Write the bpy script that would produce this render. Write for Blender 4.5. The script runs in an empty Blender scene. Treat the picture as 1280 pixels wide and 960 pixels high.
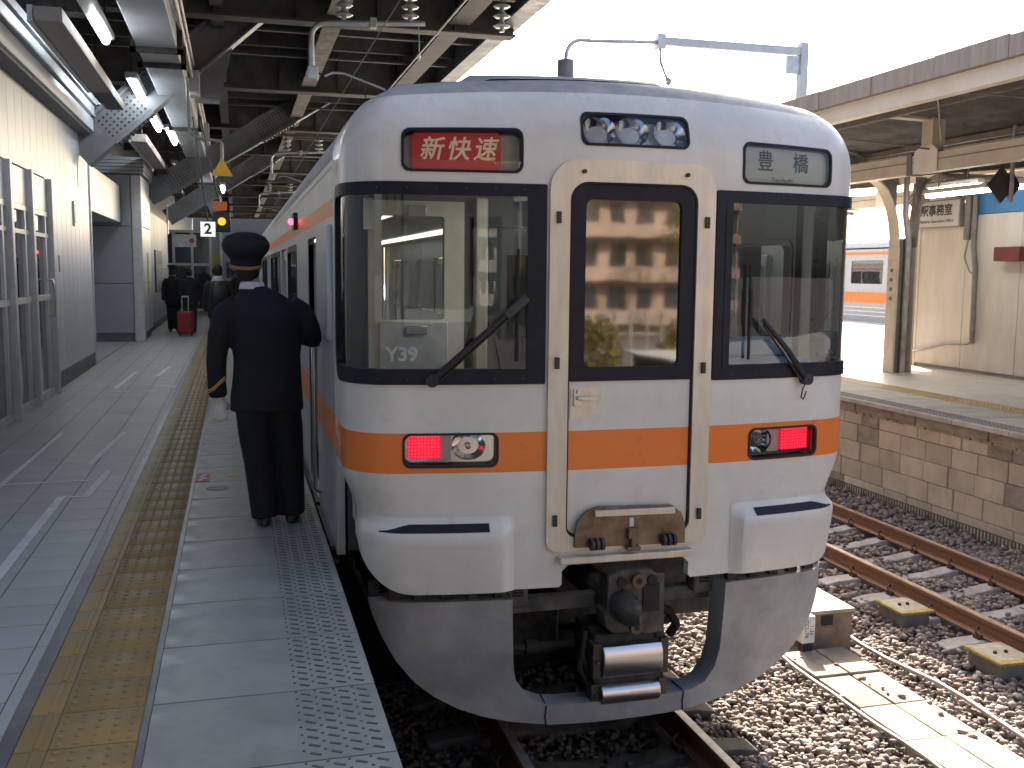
import bpy, bmesh, math, random
import numpy as np
from mathutils import Vector, Matrix
from mathutils.geometry import delaunay_2d_cdt
random.seed(7); rng = np.random.default_rng(7)
PI = math.pi; R = math.radians
scene = bpy.context.scene
COL = scene.collection

# ------------------------------------------------------------------ camera
CAMH = 2.78
cam_d = bpy.data.cameras.new('camera'); cam = bpy.data.objects.new('camera', cam_d); COL.objects.link(cam)
right = Vector((0.9641, -0.2644, 0.0088)); up = Vector((0.0211, 0.1099, 0.9937)); fwd = Vector((0.2644, 0.9581, -0.1116))
m = Matrix.Identity(4)
for i in range(3):
    m[i][0] = right[i]; m[i][1] = up[i]; m[i][2] = -fwd[i]
m[0][3], m[1][3], m[2][3] = 0, 0, CAMH
cam.matrix_world = m
cam_d.sensor_width = 36.0; cam_d.lens = 36.0 * 1250 / 1280
cam_d.clip_start = 0.05; cam_d.clip_end = 3000
scene.camera = cam

# ------------------------------------------------------------------ world, sun, exposure
SUN_AZ = 19.0      # degrees to the right of the track direction (+Y)
SUN_EL = 36.0
world = bpy.data.worlds.new('World'); scene.world = world; world.use_nodes = True
wn = world.node_tree.nodes; wl = world.node_tree.links
wn.clear()
sky = wn.new('ShaderNodeTexSky'); sky.sky_type = 'NISHITA'; sky.sun_disc = False
sky.sun_elevation = R(SUN_EL); sky.sun_rotation = R(SUN_AZ)
sky.air_density = 1.0; sky.dust_density = 4.5; sky.ozone_density = 0.6
bg = wn.new('ShaderNodeBackground'); bg.inputs['Strength'].default_value = 0.14
wo = wn.new('ShaderNodeOutputWorld')
wl.new(sky.outputs['Color'], bg.inputs['Color']); wl.new(bg.outputs['Background'], wo.inputs['Surface'])
sun_d = bpy.data.lights.new('sun', 'SUN'); sun_d.energy = 5.0; sun_d.angle = R(0.5); sun_d.color = (1.0, 0.92, 0.80)
sun = bpy.data.objects.new('sun', sun_d); COL.objects.link(sun)
sd = Vector((math.sin(R(SUN_AZ)) * math.cos(R(SUN_EL)), math.cos(R(SUN_AZ)) * math.cos(R(SUN_EL)), math.sin(R(SUN_EL))))
sun.rotation_euler = sd.to_track_quat('Z', 'Y').to_euler(); sun.location = (20, 40, 40)
vs = scene.view_settings
vs.view_transform = 'Standard'; vs.look = 'None'; vs.gamma = 1.0; vs.use_curve_mapping = False; vs.exposure = 1.95
cy = scene.cycles
cy.use_denoising = True
cy.max_bounces = 10; cy.diffuse_bounces = 5; cy.glossy_bounces = 5; cy.transparent_max_bounces = 16; cy.transmission_bounces = 6
cy.sample_clamp_indirect = 6.0

# ------------------------------------------------------------------ materials
MATS = {}
def lin(c):
    return tuple(c) + (1.0,)
def mat(name, col, rough=0.6, metal=0.0, var=0.12, scale=6.0, bump=0.0, bscale=40.0, col2=None, obvar=0.0, spec=0.5,
        emit=None, estr=0.0, coat=0.0, rvar=0.0, streak=None):
    """procedural surface: base colour broken up by two noises, optional per-object variation, bump and stains"""
    if name in MATS: return MATS[name]
    M = bpy.data.materials.new(name); M.use_nodes = True
    nt = M.node_tree; n = nt.nodes; l = nt.links
    b = n['Principled BSDF']
    tc = n.new('ShaderNodeTexCoord')
    no = n.new('ShaderNodeTexNoise'); no.inputs['Scale'].default_value = scale; no.inputs['Detail'].default_value = 6; no.inputs['Roughness'].default_value = 0.65
    l.new(tc.outputs['Object'], no.inputs['Vector'])
    if streak:
        mp = n.new('ShaderNodeMapping'); mp.inputs['Scale'].default_value = streak
        l.new(tc.outputs['Object'], mp.inputs['Vector']); l.new(mp.outputs['Vector'], no.inputs['Vector'])
    rp = n.new('ShaderNodeValToRGB')
    c2 = col2 if col2 else tuple(max(0, c * (1 - 2.2 * var)) for c in col)
    c1 = col if col2 else tuple(min(1, c * (1 + var)) for c in col)
    rp.color_ramp.elements[0].position = 0.32; rp.color_ramp.elements[0].color = lin(c2)
    rp.color_ramp.elements[1].position = 0.68; rp.color_ramp.elements[1].color = lin(c1)
    l.new(no.outputs['Fac'], rp.inputs['Fac'])
    out = rp.outputs['Color']
    if obvar > 0:
        oi = n.new('ShaderNodeObjectInfo')
        mr = n.new('ShaderNodeMapRange'); mr.inputs['To Min'].default_value = 1 - obvar; mr.inputs['To Max'].default_value = 1 + obvar
        l.new(oi.outputs['Random'], mr.inputs['Value'])
        mx = n.new('ShaderNodeMix'); mx.data_type = 'RGBA'; mx.blend_type = 'MULTIPLY'; mx.inputs['Factor'].default_value = 1
        l.new(out, mx.inputs['A']); l.new(mr.outputs['Result'], mx.inputs['B'])
        out = mx.outputs['Result']
    l.new(out, b.inputs['Base Color'])
    b.inputs['Roughness'].default_value = rough
    if rvar > 0:
        n2 = n.new('ShaderNodeTexNoise'); n2.inputs['Scale'].default_value = scale * 1.7; n2.inputs['Detail'].default_value = 5
        l.new(tc.outputs['Object'], n2.inputs['Vector'])
        m2 = n.new('ShaderNodeMapRange'); m2.inputs['From Min'].default_value = 0.3; m2.inputs['From Max'].default_value = 0.7
        m2.inputs['To Min'].default_value = max(0.02, rough - rvar); m2.inputs['To Max'].default_value = min(1, rough + rvar)
        l.new(n2.outputs['Fac'], m2.inputs['Value']); l.new(m2.outputs['Result'], b.inputs['Roughness'])
    b.inputs['Metallic'].default_value = metal
    b.inputs['Specular IOR Level'].default_value = spec
    if coat: b.inputs['Coat Weight'].default_value = coat; b.inputs['Coat Roughness'].default_value = 0.08
    if bump > 0:
        nb = n.new('ShaderNodeTexNoise'); nb.inputs['Scale'].default_value = bscale; nb.inputs['Detail'].default_value = 4
        l.new(tc.outputs['Object'], nb.inputs['Vector'])
        bp = n.new('ShaderNodeBump'); bp.inputs['Strength'].default_value = bump; bp.inputs['Distance'].default_value = 0.01
        l.new(nb.outputs['Fac'], bp.inputs['Height']); l.new(bp.outputs['Normal'], b.inputs['Normal'])
    if emit:
        b.inputs['Emission Color'].default_value = lin(emit); b.inputs['Emission Strength'].default_value = estr
    MATS[name] = M
    return M
def glass(name, tint=(0.8, 0.85, 0.85), ior=1.5, rough=0.0, boost=1.0, dirt=0.06):
    """thin pane: fresnel mix of tinted see-through and sharp reflection, with a film of dust"""
    M = bpy.data.materials.new(name); M.use_nodes = True
    nt = M.node_tree; n = nt.nodes; l = nt.links; n.clear()
    o = n.new('ShaderNodeOutputMaterial'); mx = n.new('ShaderNodeMixShader'); t = n.new('ShaderNodeBsdfTransparent'); g = n.new('ShaderNodeBsdfGlossy')
    t.inputs['Color'].default_value = lin(tint); g.inputs['Roughness'].default_value = rough; g.inputs['Color'].default_value = (0.95, 0.97, 1, 1)
    fr = n.new('ShaderNodeFresnel'); fr.inputs['IOR'].default_value = ior
    ml = n.new('ShaderNodeMath'); ml.operation = 'MULTIPLY'; ml.inputs[1].default_value = boost; ml.use_clamp = True
    tc = n.new('ShaderNodeTexCoord'); no = n.new('ShaderNodeTexNoise'); no.inputs['Scale'].default_value = 2.3
    bp = n.new('ShaderNodeBump'); bp.inputs['Strength'].default_value = 0.028; bp.inputs['Distance'].default_value = 0.02
    l.new(tc.outputs['Object'], no.inputs['Vector']); l.new(no.outputs['Fac'], bp.inputs['Height']); l.new(bp.outputs['Normal'], g.inputs['Normal'])
    l.new(fr.outputs['Fac'], ml.inputs[0]); l.new(ml.outputs['Value'], mx.inputs['Fac'])
    l.new(t.outputs['BSDF'], mx.inputs[1]); l.new(g.outputs['BSDF'], mx.inputs[2])
    df = n.new('ShaderNodeBsdfDiffuse'); df.inputs['Color'].default_value = (0.5, 0.5, 0.48, 1)
    n2 = n.new('ShaderNodeTexNoise'); n2.inputs['Scale'].default_value = 5; n2.inputs['Detail'].default_value = 8
    l.new(tc.outputs['Object'], n2.inputs['Vector'])
    m3 = n.new('ShaderNodeMapRange'); m3.inputs['From Min'].default_value = 0.35; m3.inputs['From Max'].default_value = 0.8; m3.inputs['To Max'].default_value = dirt * 2
    l.new(n2.outputs['Fac'], m3.inputs['Value'])
    m4 = n.new('ShaderNodeMixShader'); l.new(m3.outputs['Result'], m4.inputs['Fac']); l.new(mx.outputs['Shader'], m4.inputs[1]); l.new(df.outputs['BSDF'], m4.inputs[2])
    l.new(m4.outputs['Shader'], o.inputs['Surface'])
    MATS[name] = M; return M
def emat(name, col, s):
    M = mat(name, col, 0.4, emit=col, estr=s, var=0.02); return M

white_paint = mat('train_white_paint', (0.74, 0.705, 0.65), 0.32, var=0.05, scale=2.2, coat=0.25, bump=0.02, bscale=3, rvar=0.08)
# front mask: white paint with an orange band painted round it at a fixed height, grime settled near the top and in streaks
def mask_material():
    M = mat('train_mask_paint', (0.74, 0.705, 0.65), 0.34, var=0.05, scale=2.5, coat=0.25, rvar=0.1)
    nt = M.node_tree; n = nt.nodes; l = nt.links; b = n['Principled BSDF']
    src = b.inputs['Base Color'].links[0].from_socket
    tc = n.new('ShaderNodeTexCoord'); sx = n.new('ShaderNodeSeparateXYZ'); l.new(tc.outputs['Object'], sx.inputs['Vector'])
    a = n.new('ShaderNodeMath'); a.operation = 'GREATER_THAN'; a.inputs[1].default_value = 1.692
    c = n.new('ShaderNodeMath'); c.operation = 'LESS_THAN'; c.inputs[1].default_value = 1.912
    k = n.new('ShaderNodeMath'); k.operation = 'MULTIPLY'
    l.new(sx.outputs['Z'], a.inputs[0]); l.new(sx.outputs['Z'], c.inputs[0]); l.new(a.outputs[0], k.inputs[0]); l.new(c.outputs[0], k.inputs[1])
    mx = n.new('ShaderNodeMix'); mx.data_type = 'RGBA'; mx.inputs['B'].default_value = (0.83, 0.20, 0.025, 1)
    l.new(k.outputs[0], mx.inputs['Factor'])
    # grime: streaky brown-grey film, stronger towards the roof edge where soot runs down
    mp = n.new('ShaderNodeMapping'); mp.inputs['Scale'].default_value = (9, 9, 1.2); l.new(tc.outputs['Object'], mp.inputs['Vector'])
    no = n.new('ShaderNodeTexNoise'); no.inputs['Scale'].default_value = 1.5; no.inputs['Detail'].default_value = 8; no.inputs['Roughness'].default_value = 0.7
    l.new(mp.outputs['Vector'], no.inputs['Vector'])
    mr = n.new('ShaderNodeMapRange'); mr.inputs['From Min'].default_value = 3.45; mr.inputs['From Max'].default_value = 3.86; mr.inputs['To Max'].default_value = 0.75; mr.inputs['To Min'].default_value = 0.16
    l.new(sx.outputs['Z'], mr.inputs['Value'])
    mu = n.new('ShaderNodeMath'); mu.operation = 'MULTIPLY'; l.new(no.outputs['Fac'], mu.inputs[0]); l.new(mr.outputs['Result'], mu.inputs[1])
    m2 = n.new('ShaderNodeMix'); m2.data_type = 'RGBA'; m2.inputs['B'].default_value = (0.30, 0.27, 0.235, 1); m2.clamp_factor = True
    l.new(mu.outputs[0], m2.inputs['Factor']); l.new(src, m2.inputs['A']); l.new(m2.outputs['Result'], mx.inputs['A'])
    l.new(mx.outputs['Result'], b.inputs['Base Color'])
    return M
mask_paint = mask_material()
skirt_grey = mat('skirt_grey_paint', (0.35, 0.35, 0.345), 0.42, var=0.14, scale=3.5, coat=0.1, rvar=0.1)
roof_grey = mat('roof_grey', (0.36, 0.35, 0.345), 0.6, var=0.15, scale=5)
black_frame = mat('black_window_frame', (0.013, 0.014, 0.024), 0.5, var=0.2, scale=8, spec=0.25)
rubber = mat('black_rubber', (0.015, 0.015, 0.016), 0.7)
beige_frame = mat('stained_steel_frame', (0.70, 0.655, 0.57), 0.40, 0.35, col2=(0.60, 0.53, 0.42), scale=3, rvar=0.12, streak=(5, 5, 0.8))
rust_plate = mat('rusty_step_plate', (0.26, 0.21, 0.16), 0.5, 0.7, col2=(0.13, 0.075, 0.04), scale=7)
steel = mat('brushed_steel', (0.56, 0.57, 0.58), 0.30, 1.0, var=0.03, scale=2, streak=(1, 12, 12))
stainless = mat('stainless_side', (0.50, 0.52, 0.54), 0.45, 0.55, var=0.04, scale=1.5)
dark_steel = mat('dark_underframe', (0.05, 0.048, 0.047), 0.6, 0.3, var=0.4, scale=9)
coupler_grey = mat('coupler_grey', (0.11, 0.105, 0.10), 0.5, 0.4, col2=(0.05, 0.042, 0.036), scale=12)
orange_paint = mat('orange_paint', (0.83, 0.20, 0.025), 0.4, var=0.06)
chrome = mat('lamp_reflector', (0.75, 0.76, 0.78), 0.12, 1.0, var=0.05)
clear_glass = glass('windscreen_glass', (0.84, 0.88, 0.88), 1.5, boost=1.2, dirt=0.012)
door_glass = glass('gangway_door_glass', (0.26, 0.24, 0.22), 1.8, boost=2.3, dirt=0.02, rough=0.035)
lamp_glass = glass('lamp_cover_glass', (0.92, 0.93, 0.95), 1.45, boost=1.0, dirt=0.03)
side_glass = glass('side_window_glass', (0.22, 0.25, 0.26), 1.55, boost=1.4)
office_glass = glass('office_door_glass', (0.45, 0.5, 0.53), 1.5, boost=1.2)
red_led = mat('tail_lamp_red', (0.55, 0.01, 0.03), 0.4, emit=(1.0, 0.008, 0.035), estr=0.17, var=0.02)
black_mat = mat('black_plastic', (0.02, 0.02, 0.022), 0.45, var=0.2)
concrete = mat('concrete', (0.36, 0.34, 0.31), 0.85, var=0.16, scale=4, bump=0.25, bscale=60)
print_white = mat('printed_white', (0.82, 0.80, 0.70), 0.5, var=0.03)
print_black = mat('printed_black', (0.02, 0.02, 0.02), 0.5)
line_white = mat('floor_paint_white', (0.78, 0.79, 0.78), 0.6, col2=(0.58, 0.59, 0.58), scale=14)
steel_grey = mat('grey_painted_steel', (0.17, 0.18, 0.195), 0.5, var=0.1, scale=3.0, rvar=0.1)
steel_brown = mat('brown_grey_steel', (0.095, 0.09, 0.085), 0.65, var=0.2, scale=2.5)
steel_light = mat('pale_grey_painted_steel', (0.46, 0.485, 0.52), 0.42, var=0.06, scale=3, rvar=0.1)

# ------------------------------------------------------------------ mesh helpers
ORG = {}
class MB:
    def __init__(s): s.v = []; s.f = []
    def add(s, vs, fs):
        o = len(s.v); s.v.extend([tuple(p) for p in vs]); s.f.extend([tuple(i + o for i in f) for f in fs]); return s
    def box(s, x0, x1, y0, y1, z0, z1):
        v = [(x0,y0,z0),(x1,y0,z0),(x1,y1,z0),(x0,y1,z0),(x0,y0,z1),(x1,y0,z1),(x1,y1,z1),(x0,y1,z1)]
        return s.add(v, [(0,3,2,1),(4,5,6,7),(0,1,5,4),(1,2,6,5),(2,3,7,6),(3,0,4,7)])
    def obox(s, c, d, rot):        # oriented box, rot: Matrix 3x3
        c = Vector(c); vs = []
        for sz in (-1, 1):
            for sx, sy in ((-1,-1),(1,-1),(1,1),(-1,1)):
                vs.append(c + rot @ Vector((sx*d[0]/2, sy*d[1]/2, sz*d[2]/2)))
        return s.add(vs, [(0,3,2,1),(4,5,6,7),(0,1,5,4),(1,2,6,5),(2,3,7,6),(3,0,4,7)])
    def bar(s, p0, p1, w, h, upv=(0,0,1)):   # rectangular bar along p0-p1
        p0 = Vector(p0); p1 = Vector(p1); d = (p1-p0); L = d.length; d.normalize(); u = Vector(upv)
        x = d.cross(u)
        if x.length < 1e-4: x = d.cross(Vector((1,0,0)))
        x.normalize(); u = x.cross(d); rot = Matrix((x, d, u)).transposed()
        return s.obox((p0+p1)/2, (w, L, h), rot)
    def cyl(s, p0, p1, r0, r1=None, n=12, cap=True):
        if r1 is None: r1 = r0
        p0 = Vector(p0); p1 = Vector(p1); d = (p1-p0).normalized()
        x = d.cross(Vector((0,0,1)))
        if x.length < 1e-3: x = Vector((1,0,0))
        x.normalize(); y = d.cross(x); vs = []
        for p, r in ((p0, r0), (p1, r1)):
            for i in range(n):
                a = 2*PI*i/n; vs.append(p + x*math.cos(a)*r + y*math.sin(a)*r)
        fs = [(i, (i+1)%n, n+(i+1)%n, n+i) for i in range(n)]
        if cap: fs += [tuple(reversed(range(n))), tuple(range(n, 2*n))]
        return s.add(vs, fs)
    def tube(s, path, r, n=8, cap=True):
        P = [Vector(p) for p in path]; vs = []; px = None
        rr = r if isinstance(r, (list, tuple)) else [r]*len(P)
        for i, p in enumerate(P):
            d = (P[min(i+1, len(P)-1)] - P[max(i-1, 0)]).normalized()
            if px is None:
                x = d.cross(Vector((0,0,1)))
                if x.length < 1e-3: x = d.cross(Vector((0,1,0)))
            else: x = px - d*px.dot(d)
            x.normalize(); px = x; y = d.cross(x)
            for k in range(n):
                a = 2*PI*k/n; vs.append(p + (x*math.cos(a) + y*math.sin(a))*rr[i])
        fs = []
        for i in range(len(P)-1):
            for k in range(n):
                fs.append((i*n+k, i*n+(k+1)%n, (i+1)*n+(k+1)%n, (i+1)*n+k))
        if cap: fs += [tuple(reversed(range(n))), tuple(range((len(P)-1)*n, len(P)*n))]
        return s.add(vs, fs)
    def prism(s, poly, vec):       # planar polygon (3D points) extruded by vec
        n = len(poly); vec = Vector(vec); a = [Vector(p) for p in poly]; b = [p+vec for p in a]
        nn = Vector((0,0,0))
        for i in range(n): nn += a[i].cross(a[(i+1)%n])
        if nn.dot(vec) > 0: a, b = b, a
        return s.add(a+b, [tuple(range(n)), tuple(reversed(range(n, 2*n)))] + [(i, n+i, n+(i+1)%n, (i+1)%n) for i in range(n)])
    def loft(s, rings, cap=True):
        n = len(rings[0]); vs = [p for r in rings for p in r]; fs = []
        for i in range(len(rings)-1):
            for k in range(n): fs.append((i*n+k, i*n+(k+1)%n, (i+1)*n+(k+1)%n, (i+1)*n+k))
        if cap: fs += [tuple(reversed(range(n))), tuple(range((len(rings)-1)*n, len(rings)*n))]
        return s.add(vs, fs)
    def ell(s, c, r, nu=14, nv=9):
        rings = []
        for j in range(nv+1):
            t = -PI/2 + PI*j/nv; t = max(-PI/2+0.06, min(PI/2-0.06, t))
            rings.append([(c[0]+r[0]*math.cos(t)*math.cos(2*PI*i/nu), c[1]+r[1]*math.cos(t)*math.sin(2*PI*i/nu), c[2]+r[2]*math.sin(t)) for i in range(nu)])
        return s.loft(rings)
    def limb(s, pts, n=12):        # pts: (x,y,z,rx,ry) sections through a limb, horizontal-ish ellipses perpendicular to the path
        rings = []
        for i, p in enumerate(pts):
            a = Vector(pts[max(i-1,0)][:3]); b = Vector(pts[min(i+1,len(pts)-1)][:3]); d = (b-a).normalized()
            x = Vector((1,0,0)); x = (x - d*x.dot(d))
            if x.length < 0.2: x = Vector((0,0,1)) - d*d.z
            x.normalize(); y = d.cross(x)
            rings.append([Vector(p[:3]) + x*math.cos(2*PI*k/n)*p[3] + y*math.sin(2*PI*k/n)*p[4] for k in range(n)])
        return s.loft(rings)
    def build(s, name, material, parent=None, smooth=30, bevel=0, kind=None, seg=2):
        if parent is not None: o = ORG[parent.name]
        else:
            a = np.array(s.v); o = Vector(((a[:,0].min()+a[:,0].max())/2, (a[:,1].min()+a[:,1].max())/2, a[:,2].min()))
        me = bpy.data.meshes.new(name)
        me.from_pydata([(p[0]-o[0], p[1]-o[1], p[2]-o[2]) for p in s.v], [], s.f)
        me.materials.append(material)
        if smooth:
            me.polygons.foreach_set('use_smooth', [True]*len(me.polygons)); me.set_sharp_from_angle(angle=R(smooth))
        me.update()
        ob = bpy.data.objects.new(name, me); COL.objects.link(ob)
        if parent is not None: ob.parent = parent; ORG[ob.name] = o
        else: ob.location = o; ORG[ob.name] = o
        if bevel:
            b = ob.modifiers.new('bevel', 'BEVEL'); b.width = bevel; b.segments = seg; b.limit_method = 'ANGLE'; b.angle_limit = R(40); b.harden_normals = False
        if kind: ob['kind'] = kind
        return ob
def thing(name, loc, label, cat, group=None):
    o = bpy.data.objects.new(name, None); COL.objects.link(o); o.location = loc; o.empty_display_size = 0.2
    o['label'] = label; o['category'] = cat
    if group: o['group'] = group
    ORG[o.name] = Vector(loc); return o
def tag(o, label, cat, group=None):
    o['label'] = label; o['category'] = cat
    if group: o['group'] = group
    return o
def copy_tree(root, loc, label=None, parent=None):
    c = root.copy(); COL.objects.link(c)
    if parent is None: c.location = loc; ORG[c.name] = Vector(loc)
    else: c.parent = parent
    if label: c['label'] = label
    for ch in list(root.children): copy_tree(ch, None, None, c)
    return c
def share(ob, name, parent, loc):
    c = bpy.data.objects.new(name, ob.data if not isinstance(ob, bpy.types.Mesh) else ob); COL.objects.link(c); c.parent = parent
    c.location = loc; return c
def text_mesh(body, size, shear=0.0, extrude=0.0015, bold=0.0, spacing=1.0, heavy=0.0):
    cu = bpy.data.curves.new('lettering', 'FONT'); cu.body = body; cu.size = size; cu.shear = shear; cu.extrude = extrude; cu.offset = bold
    cu.align_x = 'CENTER'; cu.align_y = 'CENTER'; cu.space_character = spacing; cu.resolution_u = 3
    o = bpy.data.objects.new('lettering', cu); COL.objects.link(o)
    dg = bpy.context.evaluated_depsgraph_get(); dg.update()
    me = bpy.data.meshes.new_from_object(o.evaluated_get(dg))
    bpy.data.objects.remove(o); bpy.data.curves.remove(cu)
    if heavy: smear(me, heavy)
    return me
def smear(me, d):
    """heavier strokes: the glyph outlines repeated a hair to each side"""
    b = bmesh.new(); n0 = me.copy()
    for dx, dy in ((0, 0), (d, 0), (-d, 0), (0, d), (0, -d)):
        c = n0.copy(); c.transform(Matrix.Translation((dx, dy, 0))); b.from_mesh(c); bpy.data.meshes.remove(c)
    b.to_mesh(me); b.free(); bpy.data.meshes.remove(n0); return me
def place_text(name, body, size, pos, xdir, updir, material, parent, **kw):
    """lettering as a thin solid at a world position; children are given relative to the parent's origin"""
    me = text_mesh(body, size, **kw); x = Vector(xdir).normalized(); u = Vector(updir).normalized(); nrm = x.cross(u)
    M = Matrix((x, u, nrm)).transposed().to_4x4(); M.translation = Vector(pos) - ORG[parent.name]
    me.transform(M); me.materials.clear(); me.materials.append(material)
    ob = bpy.data.objects.new(name, me); COL.objects.link(ob); ob.parent = parent; ORG[ob.name] = ORG[parent.name]
    return ob
def rr(x0, x1, z0, z1, r, n=6):
    """rounded rectangle outline; r = one radius or (bl, br, tr, tl)"""
    if not isinstance(r, (tuple, list)): r = (r,)*4
    out = []
    for (cx, cz, a0, rad) in ((x0, z0, PI, r[0]), (x1, z0, 1.5*PI, r[1]), (x1, z1, 0, r[2]), (x0, z1, 0.5*PI, r[3])):
        sx = 1 if cx == x0 else -1; sz = 1 if cz == z0 else -1
        if rad <= 1e-6: out.append((cx, cz)); continue
        for i in range(n+1):
            a = a0 + 0.5*PI*i/n; out.append((cx + sx*rad + rad*math.cos(a), cz + sz*rad + rad*math.sin(a)))
    return out
def densify(loop, step):
    out = []
    for i in range(len(loop)):
        a = loop[i]; b = loop[(i+1) % len(loop)]; L = math.hypot(b[0]-a[0], b[1]-a[1]); k = max(1, int(math.ceil(L/step)))
        for j in range(k): out.append((a[0]+(b[0]-a[0])*j/k, a[1]+(b[1]-a[1])*j/k))
    return out
def inside(p, poly):
    c = False; n = len(poly); x, y = p
    for i in range(n):
        x1, y1 = poly[i]; x2, y2 = poly[i-1]
        if (y1 > y) != (y2 > y) and x < (x2-x1)*(y-y1)/(y2-y1)+x1: c = not c
    return c
def sheet(fn, outline, holes=(), grid=0.07, off=0.0, thick=0.02, mb=None, step=None, vlines=()):
    """a panel with openings, cut out in a 2-D parameter domain and bent onto the surface fn(s, v, off)"""
    mb = mb or MB(); step = step or grid
    loops = [densify(list(outline), step)] + [densify(list(h), step) for h in holes]
    pts = []; edges = []
    for lp in loops:
        o = len(pts); n = len(lp); pts += [Vector(p) for p in lp]; edges += [(o+i, o+(i+1) % n) for i in range(n)]
    nb = len(pts)
    xs = [p[0] for p in loops[0]]; zs = [p[1] for p in loops[0]]
    x = min(xs) + grid*0.5
    while x < max(xs):
        z = min(zs) + grid*0.5
        while z < max(zs):
            if inside((x, z), loops[0]) and not any(inside((x, z), h) for h in loops[1:]):
                if min(abs(x-p.x)+abs(z-p.y) for p in pts[:nb]) > grid*0.45: pts.append(Vector((x, z)))
            z += grid
        x += grid
    r = delaunay_2d_cdt(pts, edges, [], 0, 1e-5)
    V, F = r[0], r[2]; tri = []
    for f in F:
        c = (sum(V[i].x for i in f)/3, sum(V[i].y for i in f)/3)
        if inside(c, loops[0]) and not any(inside(c, h) for h in loops[1:]): tri.append(tuple(f))
    P = [fn(v.x, v.y, off) for v in V]
    if tri:
        # face the outside (towards increasing off)
        f = tri[len(tri)//2]; a, b, c = (Vector(P[i]) for i in f); nrm = (b-a).cross(c-a)
        q = V[f[0]]; outd = Vector(fn(q.x, q.y, off+0.01)) - Vector(P[f[0]])
        if nrm.dot(outd) < 0: tri = [(t[0], t[2], t[1]) for t in tri]
    mb.add(P, tri)
    if thick:
        for k, lp in enumerate(loops):
            n = len(lp); A = [fn(p[0], p[1], off) for p in lp]; B = [fn(p[0], p[1], off-thick) for p in lp]
            mb.add(A+B, [(i, (i+1) % n, n+(i+1) % n, n+i) for i in range(n)])
    return mb
def ngon_plane(fn, outline, off): # flat filled polygon
    return sheet(fn, outline, (), grid=1e3, off=off, thick=0, step=1e3)

# ================================================================== TRAIN
TX, TY = 2.105, 5.15
HALF = 1.55
train = thing('train', (TX, TY, 0), 'white commuter train with orange stripe and red destination sign at the platform', 'train')
XC = 1.30; PH0 = math.atan(0.14*XC); CRN = (HALF-XC)/(1-math.sin(PH0)); S0 = XC*(1+(0.14*XC)**2/6); S1 = S0+CRN*(PI/2-PH0); Y1 = 0.07*XC*XC+CRN*math.cos(PH0)
def plan(s):
    g = 1 if s >= 0 else -1; t = abs(s)
    if t <= S0:
        x = t/(1+(0.14*t)**2/6); y = 0.07*x*x; ph = math.atan(0.14*x)
    elif t <= S1:
        ph = PH0+(t-S0)/CRN; x = XC+CRN*(math.sin(ph)-math.sin(PH0)); y = 0.07*XC*XC+CRN*(math.cos(PH0)-math.cos(ph))
    else: x = HALF; y = Y1+t-S1; ph = PI/2
    return g*x, y, g*math.sin(ph), -math.cos(ph)
def sm(a, b, x):
    t = max(0, min(1, (x-a)/(b-a))); return t*t*(3-2*t)
VT, RT, CROWN = 3.40, 0.36, 0.10
VTOP = VT+RT*PI/2
def FS(s, v, off=0.0):
    x, y, nx, ny = plan(s); a = 0; ins = 0; z = v
    if v > VT:
        a = min(PI/2, (v-VT)/RT); z = VT+RT*math.sin(a); ins = RT*(1-math.cos(a))
        ext = max(0, v-VTOP); ins += ext
    z += CROWN*(1-(x/HALF)**2)*sm(3.25, VTOP, v)
    if v < 1.68:
        k = 0.06*(1-sm(1.40, 1.70, v)); x *= 1-k*sm(0.9, 1.5, abs(x))
    o = off*math.cos(a)-ins
    return (TX+x+nx*o, TY+y+ny*o, z+off*math.sin(a))
SE = S1+0.42      # where the moulded front ends on the car side
# --- openings
win = {}; wglass = {}
for g in (-1, 1):
    def mir(lp): return [(g*p[0], p[1]) for p in lp] if g > 0 else [(-p[0], p[1]) for p in lp][::-1]
    win[g] = mir(rr(0.497, S1+0.22, 2.175, 3.243, (0.01, 0.16, 0.10, 0.01)))
    wglass[g] = mir(rr(0.556, S1+0.17, 2.258, 3.178, (0.015, 0.12, 0.07, 0.015)))
frame_o = rr(-0.482, 0.482, 1.235, 3.372, (0.07, 0.07, 0.15, 0.15))
frame_i = rr(-0.372, 0.372, 1.315, 3.262, (0.06, 0.06, 0.10, 0.10))
sign_l = rr(-1.27, -0.627, 3.295, 3.508, 0.045); sign_r = rr(0.66, 1.285, 3.284, 3.497, 0.045)
toplamp = rr(-0.31, 0.322, 3.438, 3.598, 0.04)
lamp_l = rr(-1.268, -0.748, 1.722, 1.912, 0.045); lamp_r = rr(0.76, 1.258, 1.695, 1.885, 0.045)
VMT = 3.72
def zbot(s): return 1.03+0.28*sm(1.22, S1+0.1, abs(s))**1.5
def bottom_edge(g): return [(g*s, zbot(s)) for s in (1.2, 1.3, 1.4, 1.5, 1.6, 1.7, S1+0.1)]
outline = [(-SE, zbot(SE))] + bottom_edge(-1)[::-1] + [(-0.40, 1.03), (-0.385, 1.045), (-0.385, 1.12), (-0.34, 1.163), (0.34, 1.163), (0.385, 1.12), (0.385, 1.045), (0.40, 1.03)] + bottom_edge(1) + [(SE, zbot(SE)), (SE, VMT), (-SE, VMT)]
mask = sheet(FS, outline, [win[-1], win[1], frame_o, sign_l, sign_r, toplamp, lamp_l, lamp_r], grid=0.055, thick=0.05).build('front_mask', mask_paint, train, smooth=35)
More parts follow.
